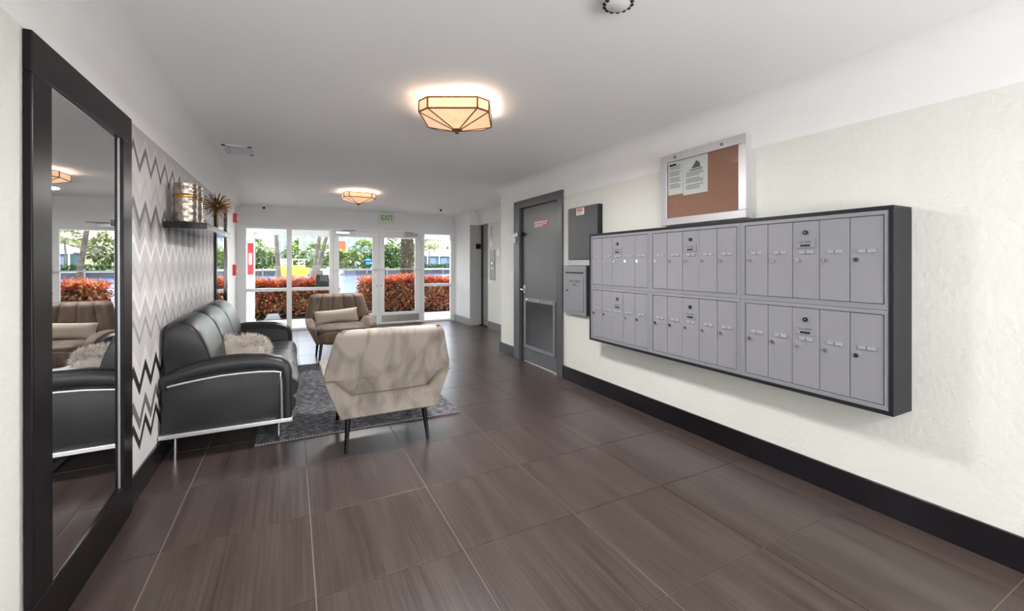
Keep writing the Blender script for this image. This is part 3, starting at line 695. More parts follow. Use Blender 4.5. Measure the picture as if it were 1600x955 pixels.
# ------------------------------------------------------------------ shelf and ornaments
sh = thing('floating_shelf', 'black lacquered floating shelf on the chevron wallpaper', 'shelf', (XL + .13, 4.25, 1.535))
MB().box(XL + .003, -.522, 3.60, 4.88, 1.535, 1.578, bev=.002).build('board', BLACKW, sh)
def jar(label, x, y, r, h):
    j = thing('metallic_jar', label, 'jar', (x, y, 1.578), group='silver jars on the shelf')
    b = MB(); n = 48; z0 = 1.578; rings = []
    prof = [(r * .9, 0), (r * .97, .006)] + [(r * (.97 + .02 * math.sin(k * 1.0)), .012 + k * (h - .03) / 30) for k in range(31)] + [(r * .99, h), (r * .9, h), (r * .88, h * .7), (0.001, h * .69)]
    for rr, z in prof:
        rings.append([Vector((x + rr * (1 + (.018 if (i % 2) and .08 * h < z < .93 * h else 0)) * math.cos(2 * math.pi * i / n), y + rr * (1 + (.018 if (i % 2) and .08 * h < z < .93 * h else 0)) * math.sin(2 * math.pi * i / n), z0 + z)) for i in range(n)])
    b.loft(rings).build('body', mat('champagne_mercury_glass', (172, 160, 150), .22, .95, var=.28, vscale=(90, 90, 26), bump=.35, bscale=85), j, True)
    MB().lathe([(r * 1.0, z0 + h * .63), (r * 1.04, z0 + h * .645), (r * 1.05, z0 + h * .68), (r * 1.04, z0 + h * .715), (r * 1.0, z0 + h * .73)], (x, y, 0), 32).build('gold_band', GOLD, j, True)
jar('front champagne silver jar with a gold band on shelf end', -.66, 3.70, .07, .272)
jar('second silver jar half hidden behind the front jar on shelf', -.672, 3.98, .07, .30)
vo = thing('votive_holder', 'small mercury glass votive on the shelf between jars and starburst', 'candle holder', (-.66, 4.32, 1.578))
MB().lathe([(.02, 1.578), (.032, 1.60), (.034, 1.64), (.03, 1.67), (.027, 1.67), (.028, 1.62), (.001, 1.61)], (-.66, 4.32, 0), 20).build('cup', MATS['champagne_mercury_glass'], vo, True)
MB().lathe([(.0335, 1.64), (.0355, 1.645), (.0335, 1.65)], (-.66, 4.32, 0), 20).build('gold_rim', GOLD, vo, True)
sb = thing('starburst_ornament', 'gold starburst ornament of thin spikes standing on the shelf', 'ornament', (-.578, 4.50, 1.578))
BRASS = mat('aged_brass', (142, 108, 64), .38, .85, var=.3, vscale=(30, 30, 30))
random.seed(3)
sc = Vector((-.578, 4.50, 1.80)); spm = MB(); n = 110
for k in range(n):
    ph = math.acos(1 - 2 * (k + .5) / n); th = math.pi * (1 + 5 ** .5) * k
    d = Vector((math.sin(ph) * math.cos(th), math.sin(ph) * math.sin(th), math.cos(ph)))
    if d.z < -.93: continue
    ln = random.uniform(.105, .128)
    spm.cyl(sc + d * .012, sc + d * ln, .0032, .0022, 5)
spm.build('spikes', BRASS, sb)
MB().puff(sc, (.045, .045, .045), 1, 14, 10).build('core', BRASS, sb, True)
MB().cyl((-.578, 4.50, 1.578), (-.578, 4.50, 1.80), .007, n=10).build('stem', BRASS, sb)
MB().lathe([(.045, 1.578), (.045, 1.588), (.01, 1.596)], (-.578, 4.50, 0), 20).build('foot', BLACK, sb, True)

# ------------------------------------------------------------------ rug
rg = MB(); nx, ny = 90, 140; RX0, RX1, RY0, RY1, RT = -.235, 1.30, 3.525, 6.04, .014
random.seed(5)
top = [[rg.bm.verts.new((RX0 + (RX1 - RX0) * i / nx, RY0 + (RY1 - RY0) * j / ny, RT + (random.uniform(-.0035, .0025) if 0 < i < nx and 0 < j < ny else -.002))) for j in range(ny + 1)] for i in range(nx + 1)]
for i in range(nx):
    for j in range(ny): rg.bm.faces.new((top[i][j], top[i + 1][j], top[i + 1][j + 1], top[i][j + 1]))
ru = thing('area_rug', 'grey mottled area rug under sofa and armchairs', 'rug', (.53, 4.78, 0))
RUG = ramp_mat('grey_mottled_wool', [(.3, (66, 68, 74)), (.45, (100, 101, 107)), (.55, (120, 120, 125)), (.72, (168, 167, 168))], .95, .05, src='noise', scale=26, bump=.9)
rg.build('pile', RUG, ru)
MB().box(RX0, RX1, RY0, RY1, .001, .0105).build('backing', mat('rug_backing', (84, 84, 88), .9), ru)
e = MB(); random.seed(8)
for k in range(72):
    x = RX0 + (RX1 - RX0) * (k + .5) / 72
    e.box(x - .007, x + .007, RY0 - .004, RY0 + .006, .002, .012)
e.build('edge_stitching', mat('rug_binding', (150, 150, 154), .9), ru)

# ------------------------------------------------------------------ sofa
so = thing('leather_sofa', 'charcoal leather three-seat sofa with chrome trim against chevron wall', 'sofa', (-.38, 4.47, 0))
SY0, SY1 = 3.45, 5.47
topc = [(-.755, .50), (-.752, .545), (-.735, .572), (-.65, .612), (-.55, .642), (-.43, .66), (-.30, .66), (-.17, .648), (-.07, .622), (-.022, .585), (-.002, .53), (0, .45), (0, .32), (.0, .19)]
inn = [(-.715, .47), (-.712, .498), (-.70, .502), (-.63, .514), (-.54, .526), (-.43, .538), (-.32, .542), (-.20, .540), (-.11, .532), (-.072, .522), (-.068, .47), (-.066, .41), (-.065, .31), (-.063, .19)]
SATIN = mat('satin_chrome', (238, 238, 240), .3, .9)
def arm(yo, s):
    """yo: outer face, s: direction towards the seat"""
    a = MB().prism([(-.75, .19)] + [(x * .995, z - .012) for x, z in topc[1:-1]] + [(-.01, .19)], yo + s * .022, yo + s * .135, bev=.012)
    for T, I in ((topc, inn),):
        rings = []
        for (tx, tz), (ix, iz) in zip(T, I):
            mixp = lambda f, y: Vector((tx + (ix - tx) * f, y, tz + (iz - tz) * f))
            rings.append([mixp(.55, yo + s * .138), mixp(.18, yo + s * .142), mixp(.0, yo + s * .115), mixp(-.06, yo + s * .075), mixp(-.02, yo + s * .03), mixp(.12, yo + s * .008), mixp(.4, yo), mixp(.75, yo + s * .006), mixp(1.0, yo + s * .021)])
        a.loft(rings)
    o = a.build('armrest', LEATH, so, True)
    ch = [Vector((x, yo + s * .010, z)) for x, z in inn[1:]]
    MB().tube(ch, .0085, 8).build('chrome_trim', SATIN, o, True)
    MB().box(-.757, .004, min(yo - s * .002, yo + s * .14), max(yo - s * .002, yo + s * .14), .165, .192, bev=.003).build('base_rail', SATIN, so)
arm(SY0, 1); arm(SY1, -1)
for x, y in ((-.685, SY0 + .075), (-.085, SY0 + .145), (-.685, SY1 - .075), (-.085, SY1 - .145)):
    MB().cyl((x, y, .0 if x < -.3 or True else .014), (x, y, .17), .014, n=14).build('leg', CHROME, so, True)
iy0, iy1 = SY0 + .14, SY1 - .14
MB().box(-.74, -.02, iy0, iy1, .175, .30, bev=.01).build('seat_base', LEATH, so)
MB().box(-.757, -.70, iy0 - .01, iy1 + .01, .19, .53, bev=.015).build('back_frame', LEATH, so)
def sweep(prof, y0, y1, puff, name, nst=14):
    cx = sum(p[0] for p in prof) / len(prof); cz = sum(p[1] for p in prof) / len(prof); rings = []
    for k in range(nst + 1):
        t = k / nst; a = abs(2 * t - 1); s = 1 - puff * (a ** 5) ; y = y0 + (y1 - y0) * (.5 - .5 * math.cos(math.pi * t))
        a = abs(2 * (y - y0) / (y1 - y0) - 1); s = (1 - puff) + puff * math.sqrt(max(0, 1 - a ** 4))
        rings.append([Vector((cx + (px - cx) * s, y, cz + (pz - cz) * s)) for px, pz in prof])
    return MB().loft(rings)
def smooth_poly(pts, it=2):
    for _ in range(it):
        q = []
        for i in range(len(pts)):
            a, b = pts[i], pts[(i + 1) % len(pts)]
            q += [(a[0] * .75 + b[0] * .25, a[1] * .75 + b[1] * .25), (a[0] * .25 + b[0] * .75, a[1] * .25 + b[1] * .75)]
        pts = q
    return pts
cw_ = (iy1 - iy0) / 3
backp = smooth_poly([(-.742, .44), (-.757, .62), (-.757, .82), (-.735, .905), (-.665, .935), (-.585, .90), (-.52, .80), (-.465, .62), (-.445, .47), (-.52, .43)])
seatp = smooth_poly([(-.50, .29), (-.50, .44), (-.30, .47), (-.06, .465), (.03, .435), (.055, .37), (.03, .30), (-.1, .28)])
railp = smooth_poly([(-.10, .18), (-.10, .31), (.02, .315), (.035, .26), (.01, .18)])
for k in range(3):
    cb = (SY1 - SY0 - .09) / 3; a, b = SY0 + .045 + k * cb, SY0 + .045 + (k + 1) * cb
    sweep(backp, a + .002, b - .002, .16, '').build('back_cushion', LEATH, so, True)
    a, b = iy0 + k * cw_, iy0 + (k + 1) * cw_
    sweep(seatp, a + .002, b - .002, .07, '').build('seat_cushion', LEATH, so, True)
sweep(railp, iy0, iy1, .05, '', 20).build('front_rail', LEATH, so, True)

# fur cushion on the sofa
fu = thing('fur_pillow', 'shaggy beige fur pillow lying on the charcoal sofa', 'pillow', (-.365, 4.20, .47))
pc = Vector((-.40, 4.20, .570)); prot = Matrix.Rotation(R(72), 3, 'Z') @ Matrix.Rotation(R(22), 3, 'Y')
MB().puff(pc, (.18, .45, .235), .5, 28, 14, prot).build('cushion', mat('beige_suede', (196, 186, 178), .85, var=.08, vscale=(18, 18, 18), sheen=.4), fu, True)
fm = MB(); random.seed(11)
pw = lambda v, k: math.copysign(abs(v) ** k, v)
for k in range(5200):
    ph = math.asin(random.uniform(-1, 1)); th = random.uniform(0, 2 * math.pi)
    d = Vector((math.cos(ph) * math.cos(th), math.cos(ph) * math.sin(th), math.sin(ph)))
    p = Vector((.09 * pw(math.cos(ph), .55) * pw(math.cos(th), .5), .225 * pw(math.cos(ph), .55) * pw(math.sin(th), .5), .1175 * pw(math.sin(ph), .8)))
    wp_ = prot @ p; nd = (prot @ Vector((d.x / .09, d.y / .24, d.z / .1175))).normalized()
    front = nd.x * .47 + nd.y * .88 < -.3 and nd.z < .45
    if front and random.random() < .85: continue
    root = pc + wp_; L_ = random.uniform(.022, .05); t = (nd + Vector((random.uniform(-.6, .6), random.uniform(-.6, .6), random.uniform(-.25, .45)))).normalized()
    sd_ = t.cross(Vector((random.uniform(-1, 1), random.uniform(-1, 1), random.uniform(-1, 1)))).normalized() * .0018
    m1 = root + t * L_ * .55; tip = root + t * L_ + Vector((random.uniform(-.01, .01), random.uniform(-.01, .01), -.006))
    v = [fm.bm.verts.new(q) for q in (root - sd_, root + sd_, m1 + sd_ * .8, m1 - sd_ * .8, tip)]
    fm.bm.faces.new(v[:4]); fm.bm.faces.new((v[3], v[2], v[4]))
fm.build('fur', ramp_mat('beige_fur', [(0, (206, 196, 188)), (.5, (224, 216, 209)), (1, (240, 235, 230))], .8, .2, .25), fu, kind='stuff')

# ------------------------------------------------------------------ armchairs (local axes: the sitter looks along +y)
def armchair(label, loc, rz, M):
    t = thing('velvet_armchair', label, 'armchair', loc, (0, 0, rz), local=True)
    # bucket: section in x,z lofted from rear to front; the rear upper edge is the stepped seam
    def section(y, flare, arm_z, arm_in, floor_z, wf, bot_z, bot_w):
        h = [(bot_w, bot_z), (flare, arm_z - .012), (flare - .006, arm_z), (arm_in, arm_z + .004), (arm_in - .02, arm_z - .01), (wf, floor_z)]
        return [Vector((x, y, z)) for x, z in h] + [Vector((-x, y, z)) for x, z in h[::-1]]
    rings = [section(-.435, .418, .520, .362, .424, .262, .268, .322), section(-.425, .425, .527, .362, .424, .262, .26, .326), section(-.30, .428, .538, .35, .40, .272, .258, .322), section(-.10, .430, .548, .345, .38, .285, .258, .318),
             section(.12, .430, .545, .342, .37, .292, .26, .314), section(.27, .424, .520, .345, .36, .298, .268, .308), section(.335, .405, .480, .345, .35, .30, .285, .30), section(.35, .39, .46, .345, .345, .30, .30, .296)]
    MB().loft(rings).build('bucket_shell', M, t, True)
    # back slab: hexagonal, reclined, rounded top corners, four soft channels on the front
    ns, nt_ = 60, 22
    def half(z):
        pts = [(.40, .258), (.425, .262), (.527, .362), (.5275, .42), (.56, .424), (.80, .365), (.83, .357), (.85, .34), (.862, .31)]
        for (z0, w0), (z1, w1) in zip(pts, pts[1:]):
            if z <= z1: return w0 + (w1 - w0) * (z - z0) / (z1 - z0)
        return .30
    zsn = [.40, .425, .45, .475, .50, .5265, .528, .545, .58, .62, .66, .70, .74, .78, .80, .82, .835, .848, .857, .862]
    b = MB(); front, rear = [], []
    for z in zsn:
        w = half(z); f, r_ = [], []
        rec = -.445 - (z - .42) * .23
        edge_t = max(0, (z - .80) / .062)
        for i in range(ns + 1):
            s = -1 + 2 * i / ns; x = s * w
            e_ = abs(s) ** 10
            th_ = .115 * (1 - .75 * e_) * (1 - .55 * edge_t ** 3)
            wing = .085 * max(0, (abs(x) - .25) / .17) ** 1.5
            ch = .022 * abs(math.sin((s + 1) * 2.5 * math.pi)) ** .4
            f.append(b.bm.verts.new((x, rec + th_ + wing + ch * (1 - e_), z)))
            r_.append(b.bm.verts.new((x, rec + .012 * e_ + .02 * edge_t ** 3 + .028 * (s * s), z)))
        front.append(f); rear.append(r_)
    for G in (front, rear):
        for a, c in zip(G, G[1:]):
            for i in range(ns): b.bm.faces.new((a[i], a[i + 1], c[i + 1], c[i]))
    for j in range(len(zsn) - 1):
        for i in (0, ns): b.bm.faces.new((front[j][i], rear[j][i], rear[j + 1][i], front[j + 1][i]))
    for i in range(ns):
        b.bm.faces.new((front[0][i], front[0][i + 1], rear[0][i + 1], rear[0][i])); b.bm.faces.new((front[-1][i], front[-1][i + 1], rear[-1][i + 1], rear[-1][i]))
    b.build('backrest', M, t, True)
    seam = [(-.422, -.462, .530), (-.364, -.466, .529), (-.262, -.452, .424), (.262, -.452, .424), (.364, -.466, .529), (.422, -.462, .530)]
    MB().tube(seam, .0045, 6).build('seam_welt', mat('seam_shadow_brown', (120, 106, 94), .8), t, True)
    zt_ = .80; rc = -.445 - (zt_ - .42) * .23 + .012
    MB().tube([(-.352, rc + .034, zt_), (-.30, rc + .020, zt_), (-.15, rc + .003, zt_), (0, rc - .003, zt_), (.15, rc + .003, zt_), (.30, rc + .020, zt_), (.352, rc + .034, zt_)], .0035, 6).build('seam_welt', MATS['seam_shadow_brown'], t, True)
    MB().puff((0, -.0, .425), (.62, .66, .13), .3, 36, 12).build('seat_cushion', M, t, True)
    MB().puff((0, .295, .345), (.60, .13, .17), .3, 32, 12).build('front_lip', M, t, True)
    for sx in (-1, 1):
        MB().tube([(sx * .262, -.29, .275), (sx * .285, -.345, 0)], [.021, .0115], 12).build('leg', BLACKW, t, True)
        MB().tube([(sx * .25, .26, .28), (sx * .285, .325, 0)], [.021, .0115], 12).build('leg', BLACKW, t, True)
    MB().cyl((-.255, -.2, .262), (-.255, .2, .262), .008, n=8).build('stretcher', BLACKW, t); MB().cyl((.255, -.2, .262), (.255, .2, .262), .008, n=8).build('stretcher', BLACKW, t)
    return t
armchair('taupe crushed velvet armchair in flash-lit tone seen from behind on rug edge', (.612, 3.455, 0), 0, VELVET_LIT)
armchair('taupe velvet armchair in shaded tone facing the room in front of glass doors', (.585, 6.20, 0), R(180), VELVET_SHADED)
lp = thing('lumbar_pillow', 'beige oblong lumbar pillow on the far velvet armchair', 'pillow', (.52, 6.25, .49))
lr = Euler((R(-20), R(-4), 0)).to_matrix(); lc = Vector((.545, 6.33, .575))
MB().pillow(lc, .56, .19, .13, lr).build('cover', mat('oatmeal_linen', (184, 173, 160), .9, var=.05, vscale=(40, 40, 40)), lp, True)

# ------------------------------------------------------------------ outdoors, near
CONC = mat('pale_concrete', (214, 212, 206), .8, var=.05, vscale=(1.5, 1.5, 1.5), bump=.1, bscale=30)
struct('porch_walkway', bx(-8, 14, YB + .09, 11.20, -.12, -.005), CONC)
MULCH = ramp_mat('dark_mulch', [(.3, (40, 34, 31)), (.5, (66, 56, 50)), (.7, (96, 82, 72))], .95, .1, src='noise', scale=30, bump=.8)
o = bx(-30, 45, 11.20, 15.2, -.5, -.02).build('ground_bed', MULCH, raw=True); o['kind'] = 'structure'
struct('porch_roof', MB().box(-8, 14, YB + .14, 11.35, 2.38, 2.55).box(-8, 14, 11.10, 11.35, 1.945, 2.38), mat('porch_white', (236, 236, 234), .7))
struct('porch_column', MB().box(-1.15, -.745, 11.0, 11.3, -.01, 2.0, bev=.004).box(-1.17, -.725, 10.98, 11.32, -.01, .03), MATS['porch_white'])
fe = thing('fire_cabinet', 'red cabinet with white panel on white porch column outside left window', 'cabinet', (-.80, 10.98, 1.05))
MB().box(-.862, -.752, 10.94, 11.0, 1.05, 1.74, bev=.004).build('case', REDP, fe)
MB().box(-.838, -.776, 10.934, 10.94, 1.27, 1.52, bev=.002).build('white_panel', PAPER, fe)
gn = thing('window_notice', 'dark green notice sheet in lower corner of the second window', 'notice', (.535, YB + .03, .83))
MB().box(.425, .655, YB + .022, YB + .030, .83, 1.07).build('sheet', mat('dark_green_print', (24, 44, 40), .4), gn)
MB().prism([(.49, .95), (.51, 1.06), (.64, 1.06), (.64, .93)], YB + .019, YB + .022).build('pale_print', mat('grey_green_print', (98, 124, 116), .5), gn)
ub = thing('utility_cover', 'pale grey utility box lying in the mulch outside left window', 'box', (-.40, 11.55, -.02))
MB().prism([(-.56, -.02), (-.24, -.02), (-.28, .10), (-.50, .10)], 11.4, 11.7, bev=.01).build('lid', mat('grey_plastic', (168, 170, 172), .6), ub)
MB().box(-.58, -.22, 11.38, 11.72, -.03, -.005).build('base', mat('grey_plastic_dark', (120, 122, 124), .6), ub)

LOWLEAF = ramp_mat('croton_lower_leaves', [(0, (62, 60, 34)), (.2, (104, 54, 44)), (.4, (146, 84, 62)), (.6, (186, 134, 102)), (.78, (168, 70, 52)), (.9, (116, 122, 58)), (1, (214, 184, 146))], .42, .5, .3, k=1.35)
TOPLEAF = ramp_mat('croton_top_leaves', [(0, (196, 66, 40)), (.3, (226, 94, 56)), (.6, (234, 128, 80)), (.85, (214, 152, 112)), (1, (150, 128, 70))], .42, .5, .35, k=.75)
def leaf(mb, p, d, up, ln, wd):
    d = d.normalized(); s = d.cross(up)
    if s.length < 1e-3: s = d.cross(Vector((1, 0, 0)))
    s.normalize(); n = s.cross(d)
    q = [p, p + d * ln * .35 + s * wd * .5 + n * ln * .06, p + d * ln * .7 + s * wd * .42 + n * ln * .03, p + d * ln - n * ln * .12, p + d * ln * .7 - s * wd * .42 + n * ln * .03, p + d * ln * .35 - s * wd * .5 + n * ln * .06, p + d * ln * .5 + n * -.0]
    v = [mb.bm.verts.new(a) for a in q]
    mb.bm.faces.new((v[0], v[1], v[2], v[6])); mb.bm.faces.new((v[6], v[2], v[3])); mb.bm.faces.new((v[6], v[3], v[4])); mb.bm.faces.new((v[0], v[6], v[4], v[5]))
def hedge(label, x0, x1, y0, y1, h, n, seed):
    random.seed(seed); t = thing('croton_hedge', label, 'hedge', ((x0 + x1) / 2, (y0 + y1) / 2, -.02), group='croton hedges outside the glazing')
    low, top_, st_ = MB(), MB(), MB()
    for k in range(int((x1 - x0) * 9)):
        x = random.uniform(x0 + .05, x1 - .05); y = random.uniform(y0 + .1, y1 - .1)
        st_.tube([(x, y, -.03), (x + random.uniform(-.1, .1), y + random.uniform(-.08, .08), h * .5), (x + random.uniform(-.2, .2), y + random.uniform(-.15, .15), h * .9)], [.012, .009, .005], 5)
    st_.build('stems', mat('hedge_stem_bark', (70, 58, 48), .9), t, kind='stuff')
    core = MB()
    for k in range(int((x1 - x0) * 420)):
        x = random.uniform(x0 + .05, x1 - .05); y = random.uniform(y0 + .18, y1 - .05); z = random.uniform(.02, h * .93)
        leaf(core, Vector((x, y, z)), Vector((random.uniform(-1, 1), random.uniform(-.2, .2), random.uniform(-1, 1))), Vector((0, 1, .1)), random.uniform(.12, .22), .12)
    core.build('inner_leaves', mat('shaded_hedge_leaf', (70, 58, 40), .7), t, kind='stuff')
    nw = max(4, int((x1 - x0) / .35)); ph = [random.uniform(-.05, .06) for _ in range(nw + 2)]
    def hh(x):
        f = (x - x0) / (x1 - x0) * nw; i = max(0, min(nw, int(f))); return h + ph[i] + (ph[i + 1] - ph[i]) * (f - i)
    for k in range(n):
        x = random.uniform(x0, x1); ht = hh(x); r = random.random()
        if r < .55: y = y0 + random.uniform(0, .12); z = random.uniform(.06, 1) * ht * .98
        elif r < .85: y = random.uniform(y0, y1); z = ht * random.uniform(.9, 1.03)
        else:
            y = random.uniform(y0, y1); z = random.uniform(.1, 1) * ht
        if r > .93: x = random.choice((x0, x1)) + random.uniform(-.05, .05)
        if z < .22 * ht and random.random() < .4: continue
        topness = z / ht
        d = Vector((random.uniform(-1, 1), random.uniform(-1, .35), random.uniform(-.5, 1) + .4 * (topness > .85)))
        leaf(top_ if (topness > .84 and random.random() < .8) or random.random() < .04 else low, Vector((x, y, z)), d, Vector((random.uniform(-.4, .4), random.uniform(-.6, 0), 1)), random.uniform(.09, .17), random.uniform(.032, .06))
    low.build('lower_leaves', LOWLEAF, t, kind='stuff'); top_.build('top_leaves', TOPLEAF, t, kind='stuff')
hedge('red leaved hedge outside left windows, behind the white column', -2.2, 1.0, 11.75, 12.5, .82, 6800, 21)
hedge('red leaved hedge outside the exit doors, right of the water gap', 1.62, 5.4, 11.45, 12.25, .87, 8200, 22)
CLUMP = ramp_mat('palm_green', [(0, (58, 84, 38)), (.5, (98, 120, 58)), (1, (150, 162, 90))], .5, .4, .3, k=.7)
PTRUNK = ramp_mat('palm_bark_grey', [(.3, (100, 90, 80)), (.5, (128, 118, 107)), (.7, (154, 144, 132))], .9, .1, src='noise', scale=9, bump=.5, k=.7)
DTRUNK = ramp_mat('dark_tree_bark', [(.3, (62, 56, 46)), (.5, (90, 82, 68)), (.7, (120, 110, 94))], .95, .1, src='noise', scale=12, bump=1, k=.7)
def frond(mb, base, az, ln, rise, droop, wd=.5, nl=16):
    d = Vector((math.cos(az), math.sin(az), 0)); pts = []
    for k in range(nl + 1):
        u = k / nl; pts.append(base + d * ln * u * (1 - .18 * u * u) + Vector((0, 0, ln * (rise * u - droop * u * u))))
    side = Vector((-d.y, d.x, 0))
    for k in range(1, nl):
        p = pts[k]; t = (pts[k + 1] - pts[k - 1]).normalized(); w = wd * math.sin(math.pi * (.12 + .85 * k / nl)) ** .7
        for s in (-1, 1):
            tip = p + side * s * w * .8 + t * w * .7 - Vector((0, 0, w * .45)); b0, b1 = p - t * ln * .018, p + t * ln * .018
            v = [mb.bm.verts.new(q) for q in (b0, b1, tip)]; mb.bm.faces.new(v)
    mb.tube(pts[::4], [ln * .008] * len(pts[::4]), 4)
def palm(label, x, y, z0, h, lean, rad, nf=14, fl=1.8, seed=1, name='palm_tree', group=None):
    random.seed(seed); t = thing(name, label, 'palm', (x, y, z0), group=group)
    pts = [Vector((x + lean[0] * (k / 10) ** 1.15, y + lean[1] * k / 10, z0 - .05 + h * k / 10)) for k in range(11)]
    MB().tube(pts, [rad * (1.25 if k == 0 else 1.05 - .035 * k) for k in range(11)], 12).build('trunk', PTRUNK, t, True)
    f = MB()
    for k in range(nf):
        az = k * 2.4 + random.uniform(-.3, .3); frond(f, pts[-1], az, fl * random.uniform(.8, 1.1), random.uniform(.15, .9), random.uniform(.5, 1.1), fl * .3)
    f.build('fronds', CLUMP, t); return t
palm('slim grey palm trunk rising behind the first window pane', -.27, 13.5, -.02, 3.6, (-.22, 0), .064, 12, 1.7, 31)
palm('left leaning palm trunk of the pair behind the second window pane', .40, 13.4, -.02, 3.9, (.62, .1), .06, 12, 1.7, 32)
palm('right leaning palm trunk of the pair behind the second window pane', .46, 13.9, -.02, 4.0, (.95, .2), .058, 12, 1.7, 33)
palm('slim palm trunk close to the left edge of right door glass', 2.62, 13.6, -.02, 3.7, (-.45, .0), .062, 14, 1.8, 34)
bt = thing('dark_tree', 'thick dark tree trunk behind the right exit door glass', 'tree', (3.22, 13.6, -.02))
random.seed(40)
MB().tube([(3.20 + random.uniform(-.015, .015) + .01 * k, 13.6, -.08 + .36 * k) for k in range(11)], [.27, .23, .215, .21, .205, .21, .2, .2, .21, .2, .19], 16).build('trunk', DTRUNK, bt, True)
iv = MB()
for k in range(420):
    a = random.uniform(0, 2 * math.pi); z = random.uniform(.6, 3.2); r = .21 + random.uniform(0, .03); p = Vector((3.24 + r * math.cos(a), 13.6 + r * math.sin(a), z))
    if math.cos(a) < .2 and random.random() < .8: continue
    leaf(iv, p, Vector((math.cos(a), math.sin(a), random.uniform(-1, .3))), Vector((0, 0, 1)), random.uniform(.08, .16), .05)
iv.build('ivy_leaves', CLUMP, bt, kind='stuff')
cr_ = MB()
for k in range(900):
    d = Vector((random.gauss(0, 1), random.gauss(0, 1), random.gauss(0, .6))); d.normalize(); p = Vector((3.3, 13.6, 4.4)) + Vector((d.x * 2.0, d.y * 1.6, d.z * 1.0)) * random.uniform(.5, 1)
    leaf(cr_, p, d + Vector((0, 0, random.uniform(-.8, .4))), Vector((0, 0, 1)), random.uniform(.2, .35), .12)
cr_.build('crown', CLUMP, bt, kind='stuff')

# water of the canal and the far bank
def water_mat():
    m = bpy.data.materials.new('river_water'); m.use_nodes = True
    N, L = m.node_tree.nodes, m.node_tree.links; b = N['Principled BSDF']
    b.inputs['Base Color'].default_value = rgb(32, 56, 100); b.inputs['Roughness'].default_value = .1; b.inputs['Specular IOR Level'].default_value = .12; b.inputs['IOR'].default_value = 1.33
    tc = N.new('ShaderNodeTexCoord'); mp = N.new('ShaderNodeMapping'); mp.inputs['Scale'].default_value = (.7, 1.6, 1); L.new(tc.outputs['Object'], mp.inputs[0])
    nz = N.new('ShaderNodeTexNoise'); nz.inputs['Scale'].default_value = 1.6; nz.inputs['Detail'].default_value = 6; L.new(mp.outputs[0], nz.inputs['Vector'])
    bp = N.new('ShaderNodeBump'); bp.inputs['Strength'].default_value = .8; bp.inputs['Distance'].default_value = .25
    L.new(nz.outputs['Fac'], bp.inputs['Height']); L.new(bp.outputs[0], b.inputs['Normal'])
    return m
wt = MB().quad(Vector((-160, 15.31, -1.05)), Vector((220, 15.31, -1.05)), Vector((220, 95.59, -1.05)), Vector((-160, 95.59, -1.05))).build('river_water', water_mat(), raw=True); tag(wt, 'blue river water between the near hedge and far sea wall', 'water', kind='stuff')
struct('near_seawall', bx(-160, 220, 15.0, 15.3, -2.5, -.03), CONC)
GRASS = ramp_mat('far_lawn', [(.3, (96, 122, 62)), (.6, (136, 156, 92))], .95, .1, src='noise', scale=.5, k=.7)
struct('far_bank', bx(-160, 220, 96, 330, -2.5, .05), GRASS)
struct('far_seawall', MB().box(-160, 220, 95.6, 96.2, -2.5, -.12), mat('seawall_dark', (74, 72, 74), .9, var=.3, vscale=(.6, .6, .6)))
struct('far_seawall_cap', MB().box(-160, 220, 95.4, 97.0, -.12, .16), mat('seawall_cap_pale', (214, 206, 192), .8))
pil = thing('dock_pilings', 'pale wooden mooring pilings along the far sea wall', 'pilings', (12, 95.2, -1))
for x in (-5, 3.3, 9.6, 14.2, 18.4, 25.4, 31.0): MB().cyl((x, 95.2, -2), (x, 95.2, .42), .13, n=8).build('piling', mat('piling_grey', (128, 120, 112), .8), pil)

def clumps(mb, c, rad, n, ls, seed, flat=.75):
    random.seed(seed); c = Vector(c)
    for k in range(n):
        d = Vector((random.gauss(0, 1), random.gauss(0, 1), random.gauss(0, 1))).normalized(); r = random.uniform(.55, 1.0) ** .6
        bump = 1 + .22 * math.sin(5 * d.x + seed) * math.cos(4 * d.z + seed * 2)
        p = c + Vector((d.x * rad[0], d.y * rad[1], d.z * rad[2])) * r * bump
        leaf(mb, p, d + Vector((random.uniform(-.7, .7), random.uniform(-.7, .7), random.uniform(-.7, .3))), Vector((0, 0, 1)), ls * random.uniform(.6, 1.2), ls * .6)
def leafmat(name, a, b_, c): return ramp_mat(name, [(0, a), (.5, b_), (1, c)], .55, .3, .3, k=.62)
LM = {'bright': leafmat('bright_foliage', (98, 126, 56), (146, 168, 84), (196, 206, 128)), 'deep': leafmat('deep_foliage', (54, 86, 44), (86, 122, 62), (126, 156, 88)), 'olive': leafmat('olive_foliage', (104, 116, 66), (150, 154, 104), (186, 182, 140))}
def tree(label, x, y, h, rad, kind, seed, n=520, ls=.9):
    t = thing('broadleaf_tree', label, 'tree', (x, y, .05))
    MB().tube([(x, y, -.05), (x + .2, y, h * .35), (x, y, h * .7)], [.22, .17, .1], 8).build('trunk', PTRUNK, t, True)
    c = MB(); clumps(c, (x, y, h - rad[2] * .95), rad, n, ls, seed); c.build('foliage', LM[kind], t, kind='stuff'); return t
tree('bright green round tree behind yellow boat, second window', 5.0, 101, 5.4, (3.1, 2.4, 2.5), 'bright', 51, 700)
tree('yellow green tree left of the boat behind the mullion', .1, 103, 5.2, (1.9, 1.8, 2.0), 'bright', 52)
tree('low bright tree at right of second window', 8.3, 100, 4.0, (1.8, 1.6, 1.6), 'bright', 53)
tree('bright green spreading tree in left exit door glass', 14.4, 101, 6.2, (2.6, 2.2, 2.3), 'bright', 54, 700)
tree('low yellow green palm like tree at left of exit door', 10.5, 99.5, 3.6, (1.7, 1.4, 1.4), 'bright', 55)
tree('deep green shrub tree between door frames', 17.8, 100, 4.2, (2.0, 1.6, 1.6), 'deep', 56)
